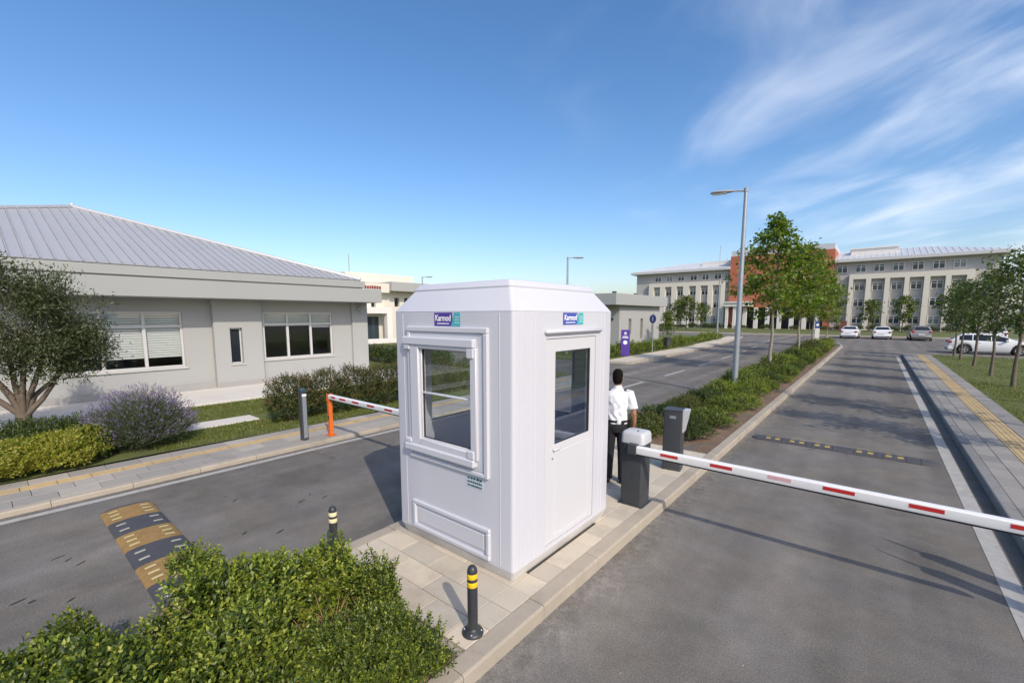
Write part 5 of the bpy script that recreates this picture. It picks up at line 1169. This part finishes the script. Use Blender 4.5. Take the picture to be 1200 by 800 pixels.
# ---- median shrubs
MV = [(['leaf_box', 'leaf_young'], .30), (['leaf_box', 'leaf_young'], .62), (['leaf_dark', 'leaf_box'], .45), (['leaf_box', 'leaf_red'], .30)]
MS = [shrub_mesh('foliage', 40 + i, .60, .60, .66, 430, .056, m, yf, 2.0, .17, .5, 5, .4, -.15, .55, 10) for i, (m, yf) in enumerate(MV)]
MSf = [shrub_mesh('foliage', 50 + i, .60, .60, .66, 190, .088, m, yf, 2.0, .17, .5, 4, .4, -.15, .55, 4) for i, (m, yf) in enumerate(MV)]
MLAB = ['low rounded green shrub in the median bed beyond the access reader', 'low rounded yellow green shrub in the median bed beyond the access reader', 'low dark green shrub in the median bed beyond the access reader', 'low green shrub with reddish leaves in the median bed beyond the access reader']
y = 9.0; r7 = random.Random(12)
while y < 49:
    n = 2 if y < 44 else 1
    for k in range(n):
        x = (-3.70, -2.84)[k] + r7.uniform(-.14, .12)
        if n == 1: x = -3.2
        yy = y + r7.uniform(-.25, .25) + k * .5; vi = r7.choice((0, 0, 1, 1, 2, 3))
        m = (MS if y < 17 else MSf)[vi]; s = r7.uniform(.72, 1.12) * (1.0 if k == 0 else .82)
        place_shrub('median_shrub', m, (x, yy, .08), r7.uniform(0, 6), MLAB[vi], 'shrub', 'shrubs along the median bed, ' + ('green', 'yellow green', 'dark', 'reddish')[vi], (s, s * r7.uniform(.9, 1.15), s * r7.uniform(.68, 1.2) * (1.0 if y < 30 else 1.2)))
    y += r7.uniform(1.05, 1.5) if y < 24 else r7.uniform(1.2, 1.6)

# ---- left planting: hedge with reddish tips, yellow shrub, lavender, dark ground cover
for i, (x, y, rx, ry, h) in enumerate([(-11.25, 4.9, .55, .62, 1.16), (-11.3, 5.8, .58, .66, 1.2), (-11.25, 6.75, .58, .66, 1.22), (-11.3, 7.7, .6, .66, 1.2), (-11.3, 8.7, .6, .7, 1.22), (-11.3, 9.8, .6, .7, 1.2), (-11.3, 10.9, .6, .7, 1.15)]):
    place_shrub('hedge_shrub', shrub_mesh('foliage', 60 + i, rx, ry, h, 520 if i < 4 else 260, .062, ['leaf_dark', 'leaf_red'], .62, 3.0, .09, .5, 5, .5, -.45, .6, 16), (x, y, .08), 0, ['bushy hedge shrub with reddish tips and bare stems beside the lawn path', 'bushy hedge shrub with reddish tips behind the slim reader post', 'bushy hedge shrub with reddish tips behind the orange rest post', 'bushy hedge shrub with reddish tips behind the short barrier arm', 'bushy hedge shrub with reddish tips seen through the booth window', 'bushy hedge shrub with reddish tips seen through the booth window', 'bushy hedge shrub with reddish tips seen through the booth window'][i], 'shrub', 'hedge shrubs in front of the office')
for i, (x, y, rx, ry, h, lab) in enumerate([(-10.72, -.3, .58, .8, .64, 'yellow variegated shrub at the edge of the left pavement'), (-10.76, .66, .5, .55, .62, 'yellow variegated shrub between the olive tree and the pavement'), (-11.0, 1.1, .4, .35, .62, 'green shrub with yellow tips squeezed against the lavender')]):
    place_shrub('shrub', shrub_mesh('foliage', 70 + i, rx, ry, h, 620, .06, ['leaf_yellow' if i < 2 else 'leaf_box', 'leaf_yellow'], .5, 2.6, .08, .6, 5, .4, -.3, .6, 10), (x, y, .08), 0, lab, 'shrub')
for i, (x, y) in enumerate([(-12.9, -.6), (-13.0, .5), (-12.7, 1.5)]):
    place_shrub('ground_cover_shrub', shrub_mesh('foliage', 76 + i, .85, .7, .55, 420, .06, ['leaf_dark', 'leaf_box'], .3, 2.4, .08, .5, 5, .4, -.2, .6, 8), (x, y, .08), 0, 'low dark green shrub spreading below the olive tree', 'shrub', 'dark shrubs below the olive tree')
def lavender(loc, rx, ry, h, n, seed):
    rg = np.random.default_rng(seed); d = unit(rg, n, .02); n = len(d); b = np.stack([rg.normal(0, rx * .22, n), rg.normal(0, ry * .22, n), np.zeros(n)], 1)
    tipp = np.stack([d[:, 0] * rx, d[:, 1] * ry, (.25 + .75 * d[:, 2]) * h], 1) * rg.uniform(.82, 1.08, (n, 1)); ax = nrm(tipp - b)
    V1, F1 = leaf_arrays(b + (tipp - b) * .25, ax, rg.normal(size=(n, 3)), np.linalg.norm(tipp - b, axis=1) * .75, np.full(n, .008), .1, -.02)
    P, D, L_, Ws = [], [], [], []
    for k in range(7):
        f = rg.uniform(.35, .9, n)[:, None]; P.append(b + (tipp - b) * f); D.append(ax * .9 + rg.normal(0, .45, (n, 3))); L_.append(rg.uniform(.05, .09, n)); Ws.append(np.full(n, .011))
    P, D, L_, Ws = map(np.concatenate, (P, D, L_, Ws)); V2, F2 = leaf_arrays(P, D, rg.normal(size=P.shape), L_, Ws, .15, .05)
    fl = rg.random(n) < .34; P3, D3 = [], []
    for k in range(4): P3.append(tipp[fl] - ax[fl] * .02 * k); D3.append(ax[fl] * 1.0 + rg.normal(0, .35, (fl.sum(), 3)))
    P3, D3 = np.concatenate(P3), np.concatenate(D3); V3, F3 = leaf_arrays(P3, D3, rg.normal(size=P3.shape), rg.uniform(.035, .06, len(P3)), np.full(len(P3), .016), .3, 0)
    r = empty('lavender_bush', loc); tag(r, 'big grey green lavender mound with purple flower spikes beside the pavement', 'lavender')
    V = np.concatenate([V1, V2]); F = np.concatenate([F1, F2 + len(V1)]); inst('foliage', np_mesh('foliage', V, F, ['leaf_lav']), r); inst('flowers', np_mesh('flowers', V3, F3, ['flower_lav']), r)
lavender((-11.2, 1.95, .08), .84, .92, 1.2, 2800, 8)

# ---- trees
def tree_meshes(seed, h, th, R0, shape, nbr, leafL, leaves_per, mats, tipf, trunk_r, wid=.8, bark='bark_pale', lean=0.0, clump=.22, twist=.35):
    rg = np.random.default_rng(seed); tk = MB(); top = np.array([lean * h, 0, h * .97])
    path = [np.array([0, 0, -.05])]; rad = [trunk_r * 1.25]
    for k in range(1, 9):
        t = k / 8; path.append(np.array([lean * h * t + rg.normal(0, .012) * h * .3, rg.normal(0, .012) * h * .3, h * .95 * t])); rad.append(trunk_r * (1 - .88 * t) + .006)
    tk.tube(path, rad, 9)
    cl, dirs = [], []
    for i in range(nbr):
        t = (i + rg.uniform(0, 1)) / nbr; z = th + (h - th) * t; a = i * 2.399 + rg.normal(0, .35); r = R0 * shape(t) * rg.uniform(.65, 1.15)
        f = z / (h * .95) * 8; k = min(7, int(f)); b = path[k] + (path[k + 1] - path[k]) * (f - k)
        out = np.array([math.cos(a), math.sin(a), 0]); rise = twist + .35 * t; e = b + out * r + np.array([0, 0, r * rise]); m = (b + e) / 2 + np.array([0, 0, .06 * r])
        tk.tube([b, m, e], [trunk_r * .32 * (1 - .7 * t) + .006, trunk_r * .2 * (1 - .7 * t) + .005, .004], 5)
        ns = 2 + int(r / (R0 * .28))
        for q in range(ns * 2):
            u = rg.uniform(.28, 1.05); base = b + (e - b) * u; c = base + rg.normal(0, clump * .75, 3) * np.array([1, 1, .7]); cl.append(c); dirs.append(out)
            if q % 2 == 0: tk.tube([base, c], [.006, .003], 3, cap=False)
    for q in range(5): cl.append(top + np.array([rg.normal(0, .08), rg.normal(0, .08), -q * .12])); dirs.append(np.array([0, 0, 1.]))
    C = np.array(cl); Dd = np.array(dirs); n = len(C); k = leaves_per
    P = (C[:, None] + rg.normal(0, clump * .5, (n, k, 3)) * np.array([1, 1, .8])).reshape(-1, 3); D = (np.repeat(Dd, k, 0) * .5 + rg.normal(0, .7, (n * k, 3)) + np.array([0, 0, -.25])); Nn = np.array([0, 0, 1.]) + rg.normal(0, .55, (n * k, 3))
    L_ = leafL * rg.uniform(.65, 1.2, n * k); V, F = leaf_arrays(P, D, Nn, L_, L_ * wid, .2, .15); cid = np.repeat(rg.random(n) < tipf, k) & (rg.random(n * k) < .75)
    return tk.mesh('trunk', bark, smooth=60), np_mesh('crown', V, F, mats, np.repeat(cid.astype(int), 4))
def place_tree(name, tm, loc, rz, label, group=None, sc=(1, 1, 1)):
    r = empty(name, loc, rz); r.scale = sc; tag(r, label, 'tree', group); inst('trunk', tm[0], r); inst('crown', tm[1], r); return r
cone = lambda t: max(.12, (1 - t) ** .75 * min(1, .55 + t * 3.2))
oval = lambda t: max(.15, math.sin(PI * min(1, .12 + .86 * t)) ** .7)
TM = [tree_meshes(100 + i, 7.0, 2.4, 2.25, cone, 46, .17, 15, ['leaf_maple', 'leaf_maple_tip'], .14, .075, .85, clump=.26) for i in range(2)]
place_tree('street_tree', TM[0], (-3.82, 24.2, .1), .4, 'tall bright green young tree nearest the tall street lamp on the median', 'trees on the median')
place_tree('street_tree', TM[1], (-3.8, 33.5, .1), 2.1, 'bright green young tree in the middle of the median row', 'trees on the median', (.98, .98, .98))
place_tree('street_tree', TM[0], (-3.55, 38.8, .1), 4.0, 'bright green young tree with leaning pale trunk on the median', 'trees on the median', (.92, .92, 1.0))
place_tree('street_tree', TM[1], (-3.3, 47.6, .1), 5.3, 'darker green young tree at the far end of the median', 'trees on the median', (.72, .72, .8))
TL = [tree_meshes(120 + i, 4.75, 1.75, .95, oval, 22, .125, 11, ['leaf_linden', 'leaf_maple'], .12, .06, .85, clump=.24, bark='bark') for i in range(3)]
lt = [(4.0, 23.8, 1.03), (3.95, 27.6, .99), (4.02, 32.5, .95), (4.0, 37.1, .95), (3.98, 40.6 - .9, .93), (4.1, 19.4, 1.0), (4.1, 14.9, 1.03), (4.0, 11.9, 1.0)]
for i, (x, y, s) in enumerate(lt):
    place_tree('lawn_tree', TL[i % 3], (x, y, .11), i * 1.9, 'slim dark green lawn tree, ' + ('fifth', 'fourth', 'third', 'second', 'first', 'sixth', 'seventh', 'eighth')[i] + ' in its row counted from the parked hatchback', 'lawn trees in a row', (s, s * r7.uniform(.85, 1.1), s))
TF = [tree_meshes(140 + i, 4.6, 1.5, 1.35, oval, 22, .22, 9, ['leaf_box', 'leaf_young'], .15, .06, .8, clump=.3, bark='bark') for i in range(2)]
for i, (x, y, s, lab) in enumerate([(-.9, 90, 1.05, 'small round tree in front of the campus building behind the white saloons'), (3.1, 91, 1.15, 'small round tree in front of the campus building behind the brown grey car'), (8.2, 88, 1.25, 'small round tree in front of the last windows of the campus building'), (-29.5, 86, 1.15, 'small tree beside another in front of the left campus wing'), (-27.3, 84, 1.3, 'taller small tree in front of the left campus wing'), (-24.0, 82, 1.0, 'dark small tree in front of the terracotta corner'), (-8.5, 88, 1.25, 'dark tree in front of the terracotta block by the brick red cabinet')]):
    place_tree('far_tree', TF[i % 2], (x, y, .1), i * 1.3, lab, 'trees in front of the campus building', (s, s, s))
SH = shrub_mesh('foliage', 160, 1.0, 1.0, 1.0, 150, .16, ['leaf_dark', 'leaf_box'], .4, 2.2, .1, .5, 4, .5, -.2, .5, 3)
SHY = shrub_mesh('foliage', 161, 1.0, 1.0, 1.0, 150, .15, ['leaf_box', 'leaf_young'], .5, 2.2, .14, .5, 4, .5, -.2, .5, 3)
for i in range(26):
    x = -44 + i * 2.3
    if -23 < x < -7.5 and i % 2: continue
    place_shrub('far_shrub', SH, (x, 97.5 + rr.uniform(-.6, .6), .1), rr.uniform(0, 6), 'low dark shrub at the foot of the campus building', 'shrub', 'shrubs along the campus building', (1.25, 1.0, rr.uniform(.7, 1.1)))
for i in range(15):
    x = -12.35 - .05 * i; yy = 25.2 + i * 1.9
    place_shrub('verge_shrub', SHY, (x - .4, yy, .1), rr.uniform(0, 6), 'small green shrub in the loose hedge along the far verge', 'shrub', 'shrubs along the far verge', (.62, .7, rr.uniform(.6, .95)))
for i in range(8):
    place_shrub('verge_shrub', SH, (-23.5 + i * 1.0, 14.6 + rr.uniform(-.2, .2), .08), rr.uniform(0, 6), 'dark clipped shrub in the hedge beyond the corner of the office', 'shrub', 'hedge beyond the office corner', (.7, .6, .95))
place_tree('far_tree', TF[0], (-15.2, 41.5, .1), 1.0, 'small dark tree by the round blue road sign', 'trees along the far verge', (.55, .55, .62))

# ---- olive tree
def olive():
    rg = np.random.default_rng(300); tk = MB(); C = []
    base = np.array([0, 0, -.05]); fork = np.array([.0, .06, .55])
    tk.tube([base, (0.02, .02, .3), fork], [.15, .12, .13], 12)
    lobes = [((.1, .85, 2.5), (.8, .75, .9)), ((.2, .1, 2.35), (.9, .9, .95)), ((-.1, -.75, 2.5), (.85, .8, .95)), ((.0, -.25, 3.45), (.55, .5, .55)), ((.2, .55, 3.0), (.7, .7, .6)), ((.3, 1.05, 2.0), (.5, .55, .5)), ((-.3, -1.3, 2.0), (.6, .7, .7)), ((.5, .4, 1.85), (.6, .9, .45)), ((.2, .9, 1.75), (.6, .7, .4)), ((-.1, -.7, 1.8), (.6, .8, .45))]
    for c, r in lobes:
        c = np.array(c); m = fork + (c - fork) * .5 + np.array([rg.normal(0, .08), rg.normal(0, .08), .02]); e = c + np.array([0, 0, .1])
        tk.tube([fork - np.array([0, 0, .08]), fork + (m - fork) * .45 + rg.normal(0, .05, 3), m, e], [.064, .05, .036, .012], 8)
        for k in range(26):
            d = nrm(rg.normal(size=(1, 3)))[0]; p = c + d * np.array(r) * rg.uniform(.45, 1.03); tk.tube([c + (m - c) * rg.uniform(0, .4), (c + p) / 2 + rg.normal(0, .05, 3), p], [.013, .008, .003], 4, cap=False)
            C.append((p, d)); C.append(((c + p) / 2 + rg.normal(0, .1, 3), d)); C.append((p + rg.normal(0, .12, 3), d))
    P0 = np.array([c[0] for c in C]); D0 = np.array([c[1] for c in C]); n = len(P0); k = 54
    P = (P0[:, None] + rg.normal(0, .12, (n, k, 3))).reshape(-1, 3); D = np.repeat(D0, k, 0) * .7 + rg.normal(0, .55, (n * k, 3)) + np.array([0, 0, .3]); Nn = np.array([0, 0, 1.]) + rg.normal(0, .6, (n * k, 3))
    L_ = rg.uniform(.06, .10, n * k); V, F = leaf_arrays(P, D, Nn, L_, L_ * .30, .2, .1)
    r = empty('olive_tree', (-13.85, .42, .08)); tag(r, 'grey green olive tree with forked trunk in front of the office', 'tree')
    inst('trunk', tk.mesh('trunk', 'bark', smooth=60), r); inst('crown', np_mesh('crown', V, F, ['leaf_olive']), r)
olive()
# birds and far mast left out: they are specks
